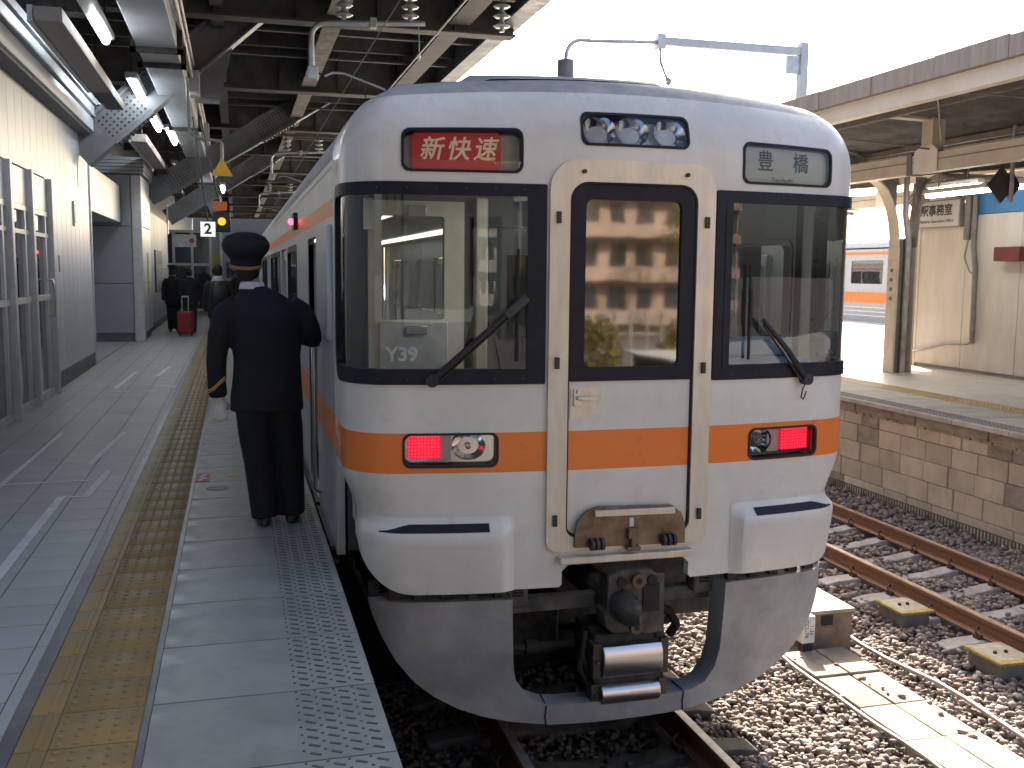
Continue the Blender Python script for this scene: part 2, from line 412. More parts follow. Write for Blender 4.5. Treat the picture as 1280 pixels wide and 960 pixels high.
# moulded bumpers with a sloping top ledge
def bumper(g):
    rows = []
    ss = [0.655, 0.672, 0.69, 0.715, 0.75] + list(np.arange(0.80, S1+0.22, 0.05))
    for s in ss:
        k = sm(0.65, 0.735, s)*(1-sm(S1-0.30, S1+0.20, s)); zz = zbot(s)-0.002
        prof = [(zz, -0.01), (zz, 0.036*k), (min(1.29, zz+0.03), 0.040*k), (max(1.30, zz+0.04), 0.062*k), (1.355, 0.064*k), (1.374, 0.056*k), (1.402, 0.022*k), (1.425, 0.006*k), (1.45, 0.0)]
        rows.append([FS(g*s, v, o+0.002) for v, o in prof])
    mb = MB(); n = len(rows[0]); vs = [p for r in rows for p in r]; fs = []
    for i in range(len(rows)-1):
        for j in range(n-1):
            q = (i*n+j, (i+1)*n+j, (i+1)*n+j+1, i*n+j+1); fs.append(q if g > 0 else q[::-1])
    mb.add(vs, fs); b = mb.build('bumper', mask_paint, train, smooth=28)
    # dark non-slip inlay lying on the ledge
    A = []; B = []
    for s in np.linspace(0.80, 1.46, 16):
        t = (s-0.80)/0.66
        w = 1.0-0.85*sm(0.72, 1.0, t); k = sm(0.65, 0.735, s)*(1-sm(S1-0.30, S1+0.20, s))
        A.append(FS(g*s, 1.375, 0.055*k+0.004)); B.append(FS(g*s, 1.375+0.040*w, 0.055*k*(1-w)+0.012*w+0.004))
    m2 = MB(); nn = len(A); m2.add(A+B, [((i, i+1, nn+i+1, nn+i) if g > 0 else (nn+i, nn+i+1, i+1, i)) for i in range(nn-1)])
    m2.build('step_pad', black_frame, b)
bumper(-1); bumper(1)
# windscreens
for g in (-1, 1):
    fr = sheet(FS, win[g], [wglass[g]], grid=0.05, off=0.012, thick=0.05).build('windscreen_frame', black_frame, train, smooth=35)
    sheet(FS, wglass[g], grid=0.05, off=-0.006, thick=0).build('windscreen', clear_glass, fr, smooth=60)
    mbb = MB()
    for sx in np.linspace(0.62, 1.55, 7):
        for vz in (2.205, 3.212):
            p = Vector(FS(g*sx, vz, 0.011)); q = Vector(FS(g*sx, vz, 0.017)); mbb.cyl(p, q, 0.0042, n=6)
    mbb.build('frame_bolts', coupler_grey, fr, kind='stuff')
    # opening vent divider at the inner edge
    sheet(FS, [(g*0.556, 2.24), (g*0.60, 2.24), (g*0.60, 3.19), (g*0.556, 3.19)], off=0.015, thick=0.01).build('inner_seal', black_frame, fr)
# gangway frame and door
gf = sheet(FS, frame_o, [frame_i], grid=0.06, off=0.022, thick=0.06).build('gangway_frame', beige_frame, train, smooth=35, bevel=0.006)
for sx, vz in ((-0.437, 3.07), (-0.437, 2.29), (-0.437, 1.417), (0.43, 3.06), (0.43, 2.25), (0.43, 1.41)):
    MB().box(TX+sx-0.011, TX+sx+0.011, TY-0.026, TY+0.02, vz-0.031, vz+0.031).build('latch_slot', black_mat, gf)
for sx in (-0.30, 0.30): MB().cyl((TX+sx, TY-0.03, 3.315), (TX+sx, TY+0.0, 3.315), 0.012, n=10).build('frame_screw', dark_steel, gf)
sheet(FS, frame_i, [rr(-0.362, 0.362, 1.325, 3.252, (0.055, 0.055, 0.095, 0.095))], grid=0.08, off=0.012, thick=0.06).build('door_seal', rubber, gf)
def FD(s, v, off=0.0): return (TX+s, TY+0.008-off, v)
door_o = rr(-0.360, 0.360, 1.328, 3.250, (0.055, 0.055, 0.095, 0.095)); dwin = rr(-0.278, 0.282, 2.262, 3.172, 0.04)
dw_hole = rr(-0.36, 0.36, 2.185, 3.251, (0.004, 0.004, 0.095, 0.095))
door = sheet(FD, rr(-0.360, 0.360, 1.328, 2.185, (0.055, 0.055, 0.0, 0.0)), [], grid=0.12, off=0.0, thick=0.03).build('gangway_door', mask_paint, train)
dfr = sheet(FD, dw_hole, [dwin], grid=0.1, off=0.008, thick=0.04).build('door_window_frame', black_frame, door, bevel=0.004)
sheet(FD, dwin, grid=0.1, off=-0.008, thick=0).build('door_window', door_glass, door)
MB().box(TX-0.31, TX+0.31, TY+0.10, TY+0.115, 2.2, 3.2).build('window_blind', black_mat, door)
hr = sheet(FD, [(-0.352, 2.155), (-0.186, 2.155), (-0.176, 2.14), (-0.176, 2.085), (-0.20, 2.03), (-0.24, 1.995), (-0.29, 1.985), (-0.352, 1.985)], grid=0.2, off=0.004, thick=0.006).build('handle_plate', beige_frame, door)
mb = MB(); mb.cyl((TX-0.31, TY+0.0, 2.095), (TX-0.31, TY-0.035, 2.095), 0.012); mb.bar((TX-0.31, TY-0.032, 2.095), (TX-0.215, TY-0.032, 2.092), 0.014, 0.02); mb.box(TX-0.335, TX-0.288, TY-0.006, TY+0.004, 2.05, 2.15)
mb.cyl((TX-0.31, TY+0.0, 2.13), (TX-0.31, TY-0.02, 2.13), 0.012)
mb.build('door_handle', steel, door, bevel=0.002)
# hinged step plate at the sill
sp = sheet(FD, [(-0.325, 1.262), (0.338, 1.25), (0.335, 1.36), (0.31, 1.43), (0.25, 1.475), (-0.19, 1.488), (-0.26, 1.465), (-0.31, 1.41), (-0.325, 1.35)], grid=0.3, off=0.045, thick=0.02).build('step_plate', rust_plate, train, bevel=0.003)
mb = MB(); mb.bar((TX-0.215, TY-0.045, 1.452), (TX+0.265, TY-0.045, 1.446), 0.02, 0.035); mb.build('grab_bar', beige_frame, sp, bevel=0.003)
for hx in (-0.205, 0.225):
    mb = MB()
    for sx in (hx-0.03, hx, hx+0.03): mb.cyl((TX+sx-0.009, TY-0.062, 1.282), (TX+sx+0.009, TY-0.062, 1.282), 0.034, n=12)
    mb.cyl((TX+hx-0.045, TY-0.062, 1.282), (TX+hx+0.045, TY-0.062, 1.282), 0.014); mb.build('hinge', dark_steel, sp, smooth=40)
mb = MB(); mb.box(TX-0.02, TX+0.045, TY-0.07, TY-0.035, 1.30, 1.36); mb.box(TX-0.005, TX+0.03, TY-0.075, TY-0.035, 1.255, 1.31); mb.box(TX-0.03, TX+0.05, TY-0.08, TY-0.03, 1.235, 1.258)
mb.build('latch', rust_plate, sp, bevel=0.003)
MB().box(TX-0.005, TX+0.02, TY-0.04, TY-0.03, 1.365, 1.415).build('white_tab', line_white, sp)
mb = MB(); mb.box(TX-0.412, TX+0.39, TY-0.055, TY+0.01, 1.172, 1.212); mb.build('sill_ledge', beige_frame, train, bevel=0.006)
# front marker lamps in the stripe
def lamp_cluster(out, g, ttl):
    ro = sheet(FS, out, [[(p[0]*1.0, p[1]) for p in shrink] for shrink in [inset_loop(out, 0.012)]], grid=0.2, off=0.006, thick=0.03, step=0.04).build('lamp_bezel', rubber, train, smooth=35)
    sheet(FS, inset_loop(out, 0.010), grid=0.08, off=-0.055, thick=0).build('lamp_housing', chrome, ro)
    sheet(FS, inset_loop(out, 0.011), grid=0.08, off=0.001, thick=0).build('lamp_cover', lamp_glass, ro)
    xs = [p[0] for p in out]; zs = [p[1] for p in out]; a, b = min(xs), max(xs); z0, z1 = min(zs), max(zs)
    # red tail lamp block on the outer side, headlight on the inner side
    t0, t1 = (a+0.022, a+0.205) if g < 0 else (b-0.26, b-0.062)
    tl = sheet(FS, rr(t0, t1, z1-0.142, z1-0.008, 0.012), grid=0.1, off=-0.012, thick=0.045).build('tail_lamp', red_led, ro)
    mb = MB()
    for i in range(10):
        for j in range(7):
            p = Vector(FS(t0+0.012+(t1-t0-0.024)*i/9, z1-0.13+0.108*j/6, -0.012)); q = Vector(FS(t0+0.012+(t1-t0-0.024)*i/9, z1-0.13+0.108*j/6, -0.008))
            mb.cyl(p, q, 0.0052, 0.003, n=5)
    mb.build('lamp_lens', mat('tail_lamp_lens', (0.6, 0.02, 0.05), 0.3, emit=(1.0, 0.03, 0.09), estr=0.5, var=0.02), tl)
    h0, h1 = (a+0.262, a+0.452) if g < 0 else (a+0.015, a+0.155)
    hb = MB(); cx = (h0+h1)/2; cz = z1-0.078
    rings = []
    for k in range(7):
        r = 0.088*(k/6)+0.006; d = -0.075+0.055*(k/6)**2
        rings.append([FS(cx+r*math.cos(2*PI*i/18), cz+0.80*r*math.sin(2*PI*i/18), d) for i in range(18)])
    hb.loft(rings, cap=False); hb.build('headlight', chrome, ro, smooth=25)
    mb = MB(); mb.ell(Vector(FS(cx, cz, -0.035)), (0.018, 0.02, 0.018), 10, 6); mb.build('bulb', lamp_glass, ro)
    sheet(FS, [(t1 if g < 0 else h1, z1-0.15), (h0 if g < 0 else t0, z1-0.15), (h0 if g < 0 else t0, z1-0.006), (t1 if g < 0 else h1, z1-0.006)], off=-0.03, thick=0.02).build('lamp_divider', stainless, ro)
def inset_loop(lp, d):
    xs = [p[0] for p in lp]; zs = [p[1] for p in lp]; cx = (min(xs)+max(xs))/2; cz = (min(zs)+max(zs))/2; hx = (max(xs)-min(xs))/2; hz = (max(zs)-min(zs))/2
    return [(cx+(p[0]-cx)*(hx-d)/hx, cz+(p[1]-cz)*(hz-d)/hz) for p in lp]
lamp_cluster(lamp_l, -1, 'left'); lamp_cluster(lamp_r, 1, 'right')
# destination signs
def sign_box(name, out, panel_mat, inner):
    b = sheet(FS, out, [inset_loop(out, 0.013)], grid=0.2, off=0.007, thick=0.05, step=0.04).build(name, black_frame, train, smooth=35)
    ca, cz0, cb, cz1 = min(p[0] for p in out), min(p[1] for p in out), max(p[0] for p in out), max(p[1] for p in out)
    sheet(FS, inset_loop(out, 0.010), grid=0.1, off=-0.065, thick=0).build('sign_recess', mat('sign_recess_grey', (0.55, 0.55, 0.5), 0.5), b)
    sheet(FS, inset_loop(out, 0.012), grid=0.08, off=0.0, thick=0).build('sign_glass', lamp_glass, b)
    sheet(FS, inner, grid=0.1, off=-0.03, thick=0.012).build('sign_panel', panel_mat, b)
    return b
red_sign = mat('red_sign_film', (0.55, 0.03, 0.028), 0.45, var=0.06, emit=(0.62, 0.03, 0.025), estr=0.03)
pale_sign = mat('pale_sign_film', (0.60, 0.61, 0.52), 0.5, var=0.04)
sl = sign_box('destination_sign', sign_l, red_sign, rr(-1.215, -0.745, 3.304, 3.498, 0.03)); sl['label'] = 'red destination sign with pale Japanese characters'
sr = sign_box('destination_sign', sign_r, pale_sign, rr(0.68, 1.275, 3.292, 3.49, 0.01)); sr['label'] = 'pale destination sign with dark Japanese characters'
def bent_text(name, body, size, s, v, off, material, parent, **kw):
    me = text_mesh(body, size, extrude=0.0, **kw); org = ORG[parent.name]
    for vv in me.vertices: vv.co = Vector(FS(s+vv.co.x, v+vv.co.y, off)) - org
    me.materials.clear(); me.materials.append(material); ob = bpy.data.objects.new(name, me); COL.objects.link(ob); ob.parent = parent; ORG[ob.name] = org; return ob
for i, ch in enumerate('新快速'): bent_text('lettering', ch, 0.125, -1.115+i*0.142, 3.405, -0.027, mat('sign_cream', (0.85, 0.78, 0.58), 0.5, emit=(0.85, 0.78, 0.58), estr=0.03), sl, shear=0.22, heavy=0.0022)
for i, ch in enumerate('豊橋'): bent_text('lettering', ch, 0.115, 0.83+i*0.25, 3.405, -0.027, print_black, sr, heavy=0.0012)
bent_text('lettering', 'Toyohashi', 0.036, 0.95, 3.314, -0.027, print_black, sr)
# roof headlight
tl = sheet(FS, toplamp, [inset_loop(toplamp, 0.012)], grid=0.2, off=0.007, thick=0.05, step=0.04).build('roof_headlight', black_frame, train, smooth=35)
sheet(FS, inset_loop(toplamp, 0.010), grid=0.1, off=-0.06, thick=0).build('lamp_housing', mat('lamp_grey', (0.72, 0.74, 0.76), 0.4, 0.1), tl)
sheet(FS, inset_loop(toplamp, 0.011), grid=0.08, off=0.0, thick=0).build('lamp_cover', lamp_glass, tl)
for cx in (-0.20, -0.03 + 0.02, 0.0 + 0.21):
    rings = []
    for k in range(7):
        r = 0.086*(k/6)+0.006; d = -0.085+0.07*(k/6)**2
        rings.append([FS(cx+1.05*r*math.cos(2*PI*i/18), 3.518+0.80*r*math.sin(2*PI*i/18), d) for i in range(18)])
    MB().loft(rings, cap=False).build('reflector', chrome, tl, smooth=25)
# unit number on the left windscreen
bent_text('unit_number', 'Y39', 0.105, -1.27, 2.335, -0.003, mat('number_grey', (0.40, 0.41, 0.41), 0.5), train, bold=0.003)
# wipers
def wiper(p0, p1, b0, b1, pivot):
    w = MB(); P = lambda q, o: FS(q[0], q[1], o)
    w.tube([P(p0, 0.03), P(((p0[0]+p1[0])/2, (p0[1]+p1[1])/2), 0.055), P(p1, 0.045)], [0.020, 0.017, 0.012], n=8)
    w.tube([P((p0[0]+0.04*(1 if p1[0] > p0[0] else -1), p0[1]), 0.03), P((p1[0], p1[1]-0.03), 0.045)], 0.007, n=6)
    w.cyl(P(p0, -0.01), P(p0, 0.05), 0.035, n=14)
    o = w.build('wiper', black_mat, train, smooth=40)
    b = MB(); b.tube([P((b0[0]+(b1[0]-b0[0])*t, b0[1]+(b1[1]-b0[1])*t), 0.022) for t in np.linspace(0, 1, 8)], 0.009, n=6)
    b.bar(P((b0[0]*0.35+b1[0]*0.65, b0[1]*0.35+b1[1]*0.65), 0.035), P((b0[0]*0.75+b1[0]*0.25, b0[1]*0.75+b1[1]*0.25), 0.035), 0.014, 0.014)
    b.build('wiper_blade', rubber, o)
    return o
w = wiper((-1.11, 2.20), (-0.62, 2.645), (-0.652, 2.90), (-0.654, 2.30), None)
mb = MB(); mb.tube([FS(-0.72, 2.545, 0.05), FS(-0.61, 2.645, 0.055)], 0.026, n=8); mb.build('wiper_arm_cover', mat('wiper_grey', (0.06, 0.055, 0.055), 0.5), w)
w = wiper((1.14, 2.165), (0.80, 2.52), (0.72, 2.83), (0.725, 2.29), None)
mb = MB(); mb.tube([FS(1.14, 2.15, 0.03), FS(1.10, 2.11, 0.045), FS(1.09, 2.06, 0.045), FS(1.12, 2.045, 0.03), FS(1.15, 2.09, 0.02)], 0.004, n=5); mb.build('washer_hose', rubber, w)
# --- car body behind the mask
YB = Y1+0.42
def side_fn(g):
    def f(y, v, off=0.0):
        a = 0; x = HALF-0.004; z = v
        if v > VT: a = min(PI/2, (v-VT)/RT); z = VT+RT*math.sin(a); x -= RT*(1-math.cos(a))
        return (TX+g*(x+off*math.cos(a)), TY+y, z+off*math.sin(a))
    return f
CARS = ((YB, 20.0), (20.5, 40.2), (40.7, 60.4))
for ci, (ya, yb) in enumerate(CARS):
    for g in (-1, 1):
        f = side_fn(g); L = yb-ya; holes = []; doors = []; wins = []
        if ci == 0: cab = (2.2, 3.05) if g < 0 else None
        else: cab = None
        base = 0 if ci == 0 else ya+0.4
        dlist = [(6.6, 7.9), (12.0, 13.3), (17.4, 18.7)] if ci == 0 else [(ya+3.0, ya+4.3), (ya+9.2, ya+10.5), (ya+15.4, ya+16.7)]
        if ci == 0: wl_ = [(4.6, 6.2), (8.3, 9.9), (10.1, 11.7), (13.7, 15.2), (15.4, 17.0)] + ([(0.98, 1.75)] if g > 0 else [])
        else: wl_ = [(ya+0.8, ya+2.6), (ya+4.7, ya+6.7), (ya+6.9, ya+8.8), (ya+10.9, ya+12.8), (ya+13.0, ya+15.0), (ya+17.1, ya+19.0)]
        for a, b in dlist: holes.append(rr(a, b, 1.10, 3.02, 0.04, 3))
        for a, b in wl_: holes.append(rr(a, b, 2.02, 2.98, 0.06, 3))
        if cab: holes.append(rr(cab[0], cab[1], 1.10, 3.02, 0.04, 3))
        sw = sheet(f, [(ya, 1.06), (yb, 1.06), (yb, VT-0.02), (ya, VT-0.02)], holes, grid=0.6, off=0, thick=0.05, step=0.6).build('side_wall', stainless, train, smooth=35)
        # orange waist band and eave band laid over the stainless skin
        for z0, z1 in ((1.692, 1.912), (3.10, 3.20)):
            mb = MB(); cuts = sorted([(a, b) for a, b in dlist] + ([cab] if cab else []) + ([(a, b) for a, b in wl_] if z0 > 2.9 and False else []))
            y = ya+0.02
            for a, b in cuts + [(yb-0.02, yb)]:
                if z0 > 2.9: break
                if a > y: mb.add([f(y, z0, .002), f(a-0.01, z0, .002), f(a-0.01, z1, .002), f(y, z1, .002)], [(0, 1, 2, 3) if g > 0 else (3, 2, 1, 0)])
                y = b+0.01
            if z0 > 2.9: mb.add([f(ya+0.05, z0, .002), f(yb-0.05, z0, .002), f(yb-0.05, z1, .002), f(ya+0.05, z1, .002)], [(0, 1, 2, 3) if g > 0 else (3, 2, 1, 0)])
            mb.build('orange_band', orange_paint, sw)
        for a, b in dlist:
            d = MB(); md = (a+b)/2
            for u0, u1 in ((a+0.005, md-0.006), (md+0.006, b-0.005)):
                dd = sheet(f, rr(u0, u1, 1.11, 3.01, 0.02, 2), [rr(u0+0.12, u1-0.08, 2.0, 2.9, 0.05, 3)], grid=2, off=-0.03, thick=0.03, step=1).build('side_door', stainless, train)
                sheet(f, rr(u0+0.12, u1-0.08, 2.0, 2.9, 0.05, 3), grid=2, off=-0.04, thick=0, step=1).build('door_pane', side_glass, dd)
            st = MB().box(TX+g*(HALF-0.01), TX+g*(HALF+0.03), TY+a-0.05, TY+b+0.05, 1.03, 1.075).build('door_step', steel, train)
        for a, b in wl_:
            o = sheet(f, rr(a-0.04, b+0.04, 1.98, 3.02, 0.08, 3), [rr(a+0.02, b-0.02, 2.04, 2.96, 0.05, 3)], grid=2, off=0.006, thick=0.02, step=1).build('window_frame', black_frame, train)
            sheet(f, rr(a, b, 2.02, 2.98, 0.06, 3), grid=2, off=-0.012, thick=0, step=1).build('side_window', side_glass if (a, b) != (0.98, 1.75) else clear_glass, o)
    # roof with gutters
    secs = []
    prof = []
    for i in range(7):
        a = PI/2*i/6; prof.append((HALF-RT*(1-math.cos(a)), VT+RT*math.sin(a)))
    full = [(-x, z) for x, z in prof] + [(x, z) for x, z in [((HALF-RT)*(1-2*t), 0) for t in []]]
    def rz(x, z): return z+CROWN*(1-(x/HALF)**2)*sm(VT-0.02, VT+RT, z)
    top = [(x, VT+RT) for x in np.linspace(-(HALF-RT), HALF-RT, 13)][1:-1]
    ring = [(-HALF+0.006, VT-0.03)] + [(-x, z) for x, z in prof] + top + [(x, z) for x, z in prof[::-1]] + [(HALF-0.006, VT-0.03)]
    y_start = ya if ci else YB
    r0 = [(TX+x*0.996, TY+y_start, rz(x, z)-0.003) for x, z in ring]; r1 = [(TX+x*0.996, TY+yb, rz(x, z)-0.003) for x, z in ring]
    mb = MB(); n = len(ring); mb.add(r0+r1, [(i+1, i, n+i, n+i+1) for i in range(n-1)] + [tuple(range(n, 2*n))])
    if ci: mb.add(r0, [tuple(range(n))])
    rf = mb.build('roof', roof_grey, train, smooth=50)
    mb = MB()
    for g in (-1, 1): mb.box(TX+g*(HALF-0.03)-0.03, TX+g*(HALF-0.03)+0.03, TY+ya, TY+yb, VT-0.02, VT+0.02)
    mb.build('rain_gutter', stainless, rf)
    for k in range(2):
        yy = ya+4.5+k*8.5
        MB().box(TX-0.95, TX+0.95, TY+yy, TY+yy+2.8, VT+RT+0.02, VT+RT+0.32).build('air_conditioner', roof_grey, train, bevel=0.08)
    # ends and floor
    MB().box(TX-1.38, TX+1.38, TY+(ya if ci else 0.55), TY+yb, 1.03, 1.09).build('floor', mat('car_floor', (0.05, 0.05, 0.05), 0.6), train)
    MB().box(TX-1.46, TX+1.46, TY+yb-0.06, TY+yb-0.01, 1.0, 3.5).build('end_wall', stainless, train)
    if ci: MB().box(TX-1.46, TX+1.46, TY+ya+0.01, TY+ya+0.06, 1.0, 3.5).build('end_wall', stainless, train)
    MB().box(TX-1.2, TX+1.2, TY+max(ya, 1.2), TY+yb-0.2, 0.35, 1.02).build('underframe_box', dark_steel, train, bevel=0.03)
    # wheels
    for yy in ((2.2, 4.3, 14.4, 16.5) if ci == 0 else (ya+2.0, ya+4.1, ya+15.2, ya+17.3)):
        mb = MB()
        for g in (-1, 1): mb.cyl((TX+g*0.50, TY+yy, 0.43), (TX+g*0.63, TY+yy, 0.43), 0.43, n=24)
        mb.cyl((TX-0.6, TY+yy, 0.43), (TX+0.6, TY+yy, 0.43), 0.08); mb.build('wheelset', dark_steel, train, smooth=40)
# roof top moulding above the front and the dome closing behind the mask
mb = MB(); rows = []
for s in np.linspace(-SE, SE, 61): rows.append([FS(s, VTOP+e, -0.002) for e in (VMT-VTOP-0.03, VMT-VTOP+0.03, VMT-VTOP+0.09, VMT-VTOP+0.15, 0.0)] + [(TX+plan(s)[0]*0.70, TY+max(0.42, plan(s)[1]*0.7+0.16), VT+RT+CROWN*(1-(plan(s)[0]*0.70/HALF)**2)-0.003)])
n = 6; fs = []
for i in range(60):
    for j in range(5): fs.append((i*n+j, (i+1)*n+j, (i+1)*n+j+1, i*n+j+1))
last = [i*n+5 for i in range(61)]; fs.append(tuple(last[::-1]))
mb.add([p for r in rows for p in r], fs); mb.build('roof_front', roof_grey, train, smooth=50)
mb = MB(); rings = []
for (y0, k, zz) in ((0.34, 0.90, 0.0), (0.40, 0.97, 0.025), (0.50, 1.0, 0.045), (2.6, 1.0, 0.05), (2.9, 0.96, 0.0)):
    rings.append([(TX+x*k, TY+y0, VT+RT+CROWN*(1-(x/HALF)**2)-0.03 + (zz+0.03 if 0 < i < 10 else 0)) for i, x in enumerate(np.linspace(-0.95, 0.42, 11))])
n = 11; vs = [p for r in rings for p in r]; fs = [(i*n+j, i*n+j+1, (i+1)*n+j+1, (i+1)*n+j) for i in range(4) for j in range(n-1)]
mb.add(vs, fs); mb.build('roof_fairing', roof_grey, train, smooth=40)
# --- cab interior
cream = mat('cab_cream_panel', (0.62, 0.60, 0.48), 0.45, 0.2, var=0.08, scale=3, rvar=0.1)
part_steel = mat('partition_steel', (0.85, 0.82, 0.70), 0.5, 0.0, var=0.1, scale=3)
cabdark = mat('cab_dark', (0.07, 0.078, 0.09), 0.6)
YP = TY+1.95
pw = sheet(lambda s, v, off=0: (TX+s, YP-off, v), rr(-1.49, 1.49, 1.09, 3.42, 0.0), [rr(-1.115, -0.665, 2.43, 3.165, 0.02), rr(-0.34, 0.34, 1.12, 3.10, 0.03), rr(0.55, 1.2, 2.3, 3.05, 0.03)], grid=1, off=0, thick=0.04, step=0.5).build('cab_partition', cabdark, train)
sheet(lambda s, v, off=0: (TX+s, YP-off, v), rr(-1.21, -0.52, 1.1, 3.27, 0.0), [rr(-1.115, -0.665, 2.43, 3.165, 0.02)], grid=1, off=0.03, thick=0.03, step=0.5).build('partition_door_frame', part_steel, pw, bevel=0.006)
sheet(lambda s, v, off=0: (TX+s, YP-off, v), rr(-1.115, -0.665, 2.43, 3.165, 0.02), grid=1, off=0.0, thick=0, step=0.5).build('partition_pane', clear_glass, pw)
mb = MB(); mb.box(TX-1.135, TX-0.645, YP-0.055, YP-0.03, 1.3, 2.42); mb.build('partition_lower_panel', mat('cab_white_panel', (0.72, 0.73, 0.72), 0.5), pw, bevel=0.005)
mb = MB(); mb.box(TX-0.95, TX-0.80, YP-0.075, YP-0.055, 2.33, 2.39); mb.box(TX-1.25, TX-1.18, YP-0.07, YP-0.03, 3.06, 3.28); mb.box(TX-0.93, TX-0.80, YP-0.06, YP-0.03, 3.16, 3.24); mb.build('partition_latch', steel, pw, bevel=0.004)
mb = MB(); mb.box(TX-0.335, TX+0.335, YP-0.02, YP+0.02, 1.12, 3.09); cd_ = mb.build('partition_door', cabdark, pw)
MB().box(TX-0.2, TX+0.2, YP-0.026, YP-0.021, 2.3, 2.9).build('door_pane', side_glass, cd_)
mb = MB(); mb.box(TX+0.42, TX+0.50, YP-0.14, YP-0.02, 1.1, 3.3); mb.box(TX-0.45, TX-0.36, YP-0.10, YP-0.02, 1.1, 3.3); mb.build('partition_post', cream, pw, bevel=0.01)
MB().box(TX-1.48, TX+1.48, TY+0.32, YP, 3.36, 3.40).build('cab_ceiling', mat('cab_ceiling_white', (0.7, 0.7, 0.66), 0.6), train)
MB().box(TX-0.25, TX+0.25, TY+1.0, TY+1.2, 3.335, 3.358).build('cab_fill_lamp', emat('cab_fill_white', (1.0, 0.96, 0.86), 4.5), train)  # glowing panel added under the ceiling to brighten the cab partition
mb = MB(); mb.box(TX+0.42, TX+1.34, TY+0.36, TY+0.85, 1.1, 2.26); mb.box(TX+0.45, TX+1.32, TY+0.52, TY+0.85, 2.26, 2.37)
mb.build('driver_desk', mat('desk_blue_grey', (0.16, 0.24, 0.34), 0.45), train, bevel=0.02)
mb = MB(); mb.box(TX+0.55, TX+0.85, TY+0.6, TY+0.72, 2.37, 2.5); mb.box(TX+0.62, TX+1.05, TY+0.45, TY+0.6, 2.96, 3.25); mb.build('desk_display', cabdark, train, bevel=0.01)
mb = MB(); mb.box(TX-1.40, TX-0.45, TY+0.30, TY+0.60, 1.1, 2.0); mb.build('assistant_cabinet', cabdark, train, bevel=0.02)
mb = MB(); mb.limb([(TX+0.95, TY+1.35, 1.55, 0.22, 0.22), (TX+0.95, TY+1.38, 1.62, 0.25, 0.22), (TX+0.95, TY+1.5, 1.75, 0.24, 0.07), (TX+0.95, TY+1.58, 2.2, 0.22, 0.06), (TX+0.95, TY+1.6, 2.35, 0.16, 0.05)]); mb.cyl((TX+0.95, TY+1.35, 1.1), (TX+0.95, TY+1.35, 1.6), 0.05); mb.build('driver_seat', mat('seat_blue', (0.03, 0.05, 0.12), 0.8), train)
mb = MB(); mb.box(TX-1.48, TX-1.40, TY+0.78, TY+1.9, 1.1, 3.36); mb.build('cab_pillar', cabdark, train)
mb = MB()
for sx in (-0.7, 0.7): mb.box(TX+sx-0.06, TX+sx+0.06, TY+2.6, TY+19.5, 3.30, 3.34)
mb.build('ceiling_lamp', emat('saloon_lamp', (1.0, 0.95, 0.82), 0.55), train)
MB().box(TX-1.48, TX+1.48, TY+2.0, TY+19.9, 3.35, 3.39).build('saloon_ceiling', mat('saloon_white', (0.65, 0.65, 0.62), 0.6), train)
# --- skirt, coupler gear
def FK(s, v, off=0.0):
    x, y, nx, ny = plan(s*1.06); t = 1-sm(0.15, 0.95, v)
    k = 0.945-0.01*t; o = off-0.04*t
    return (TX+x*k+nx*o, TY+0.025+y+ny*o*1.0, v)
half = [(0.0, 0.188), (0.2, 0.189), (0.42, 0.196), (0.66, 0.232), (0.82, 0.272), (0.97, 0.330), (1.10, 0.405), (1.20, 0.49), (1.31, 0.62), (1.40, 0.77), (1.46, 0.88), (1.49, 0.962)]
inner = [(0.655, 0.962), (0.645, 0.55), (0.62, 0.44), (0.56, 0.355), (0.47, 0.318), (0.36, 0.308)]
ol = [(-x, z) for x, z in half[::-1]] + half[1:] + inner + [(-x, z) for x, z in inner[::-1]]
sk = sheet(FK, ol, [], grid=0.06, off=0.0, thick=0.16, step=0.05).build('skirt', skirt_grey, train, smooth=40, bevel=0.006)
mb = MB()
for sx in (-0.45, 0.415): mb.tube([FK(sx, 0.192, 0.003), FK(sx-0.006, 0.25, 0.003), FK(sx, 0.312, 0.003), FK(sx, 0.316, -0.05), FK(sx, 0.318, -0.15)], 0.0045, n=4)
mb.build('skirt_joint', rubber, sk)
for g in (-1, 1):
    for k in range(6):
        a = Vector(FK(g*(0.72+k*0.15), 1.0, -0.03)); MB().box(a.x-0.03, a.x+0.03, a.y, a.y+0.05, 0.95, 1.045).build('skirt_bracket', dark_steel, sk)
mb = MB(); mb.box(TX-0.66, TX+0.66, TY+0.28, TY+0.36, 0.80, 0.885); mb.build('cross_beam', mat('beam_grey', (0.12, 0.12, 0.115), 0.6, var=0.3), train, bevel=0.006)
for g in (-1, 1):
    mb = MB(); mb.box(TX+g*0.585-0.065, TX+g*0.585+0.065, TY+0.20, TY+0.33, 0.86, 1.04); jb = mb.build('jumper_socket', mat('beam_grey', (0.1, 0.1, 0.1)), train, bevel=0.012)
    mb = MB()
    for k in range(5): mb.box(TX+g*0.585-0.032, TX+g*0.585+0.032, TY+0.19, TY+0.21, 0.93+k*0.018, 0.938+k*0.018)
    mb.build('socket_slot', rubber, jb)
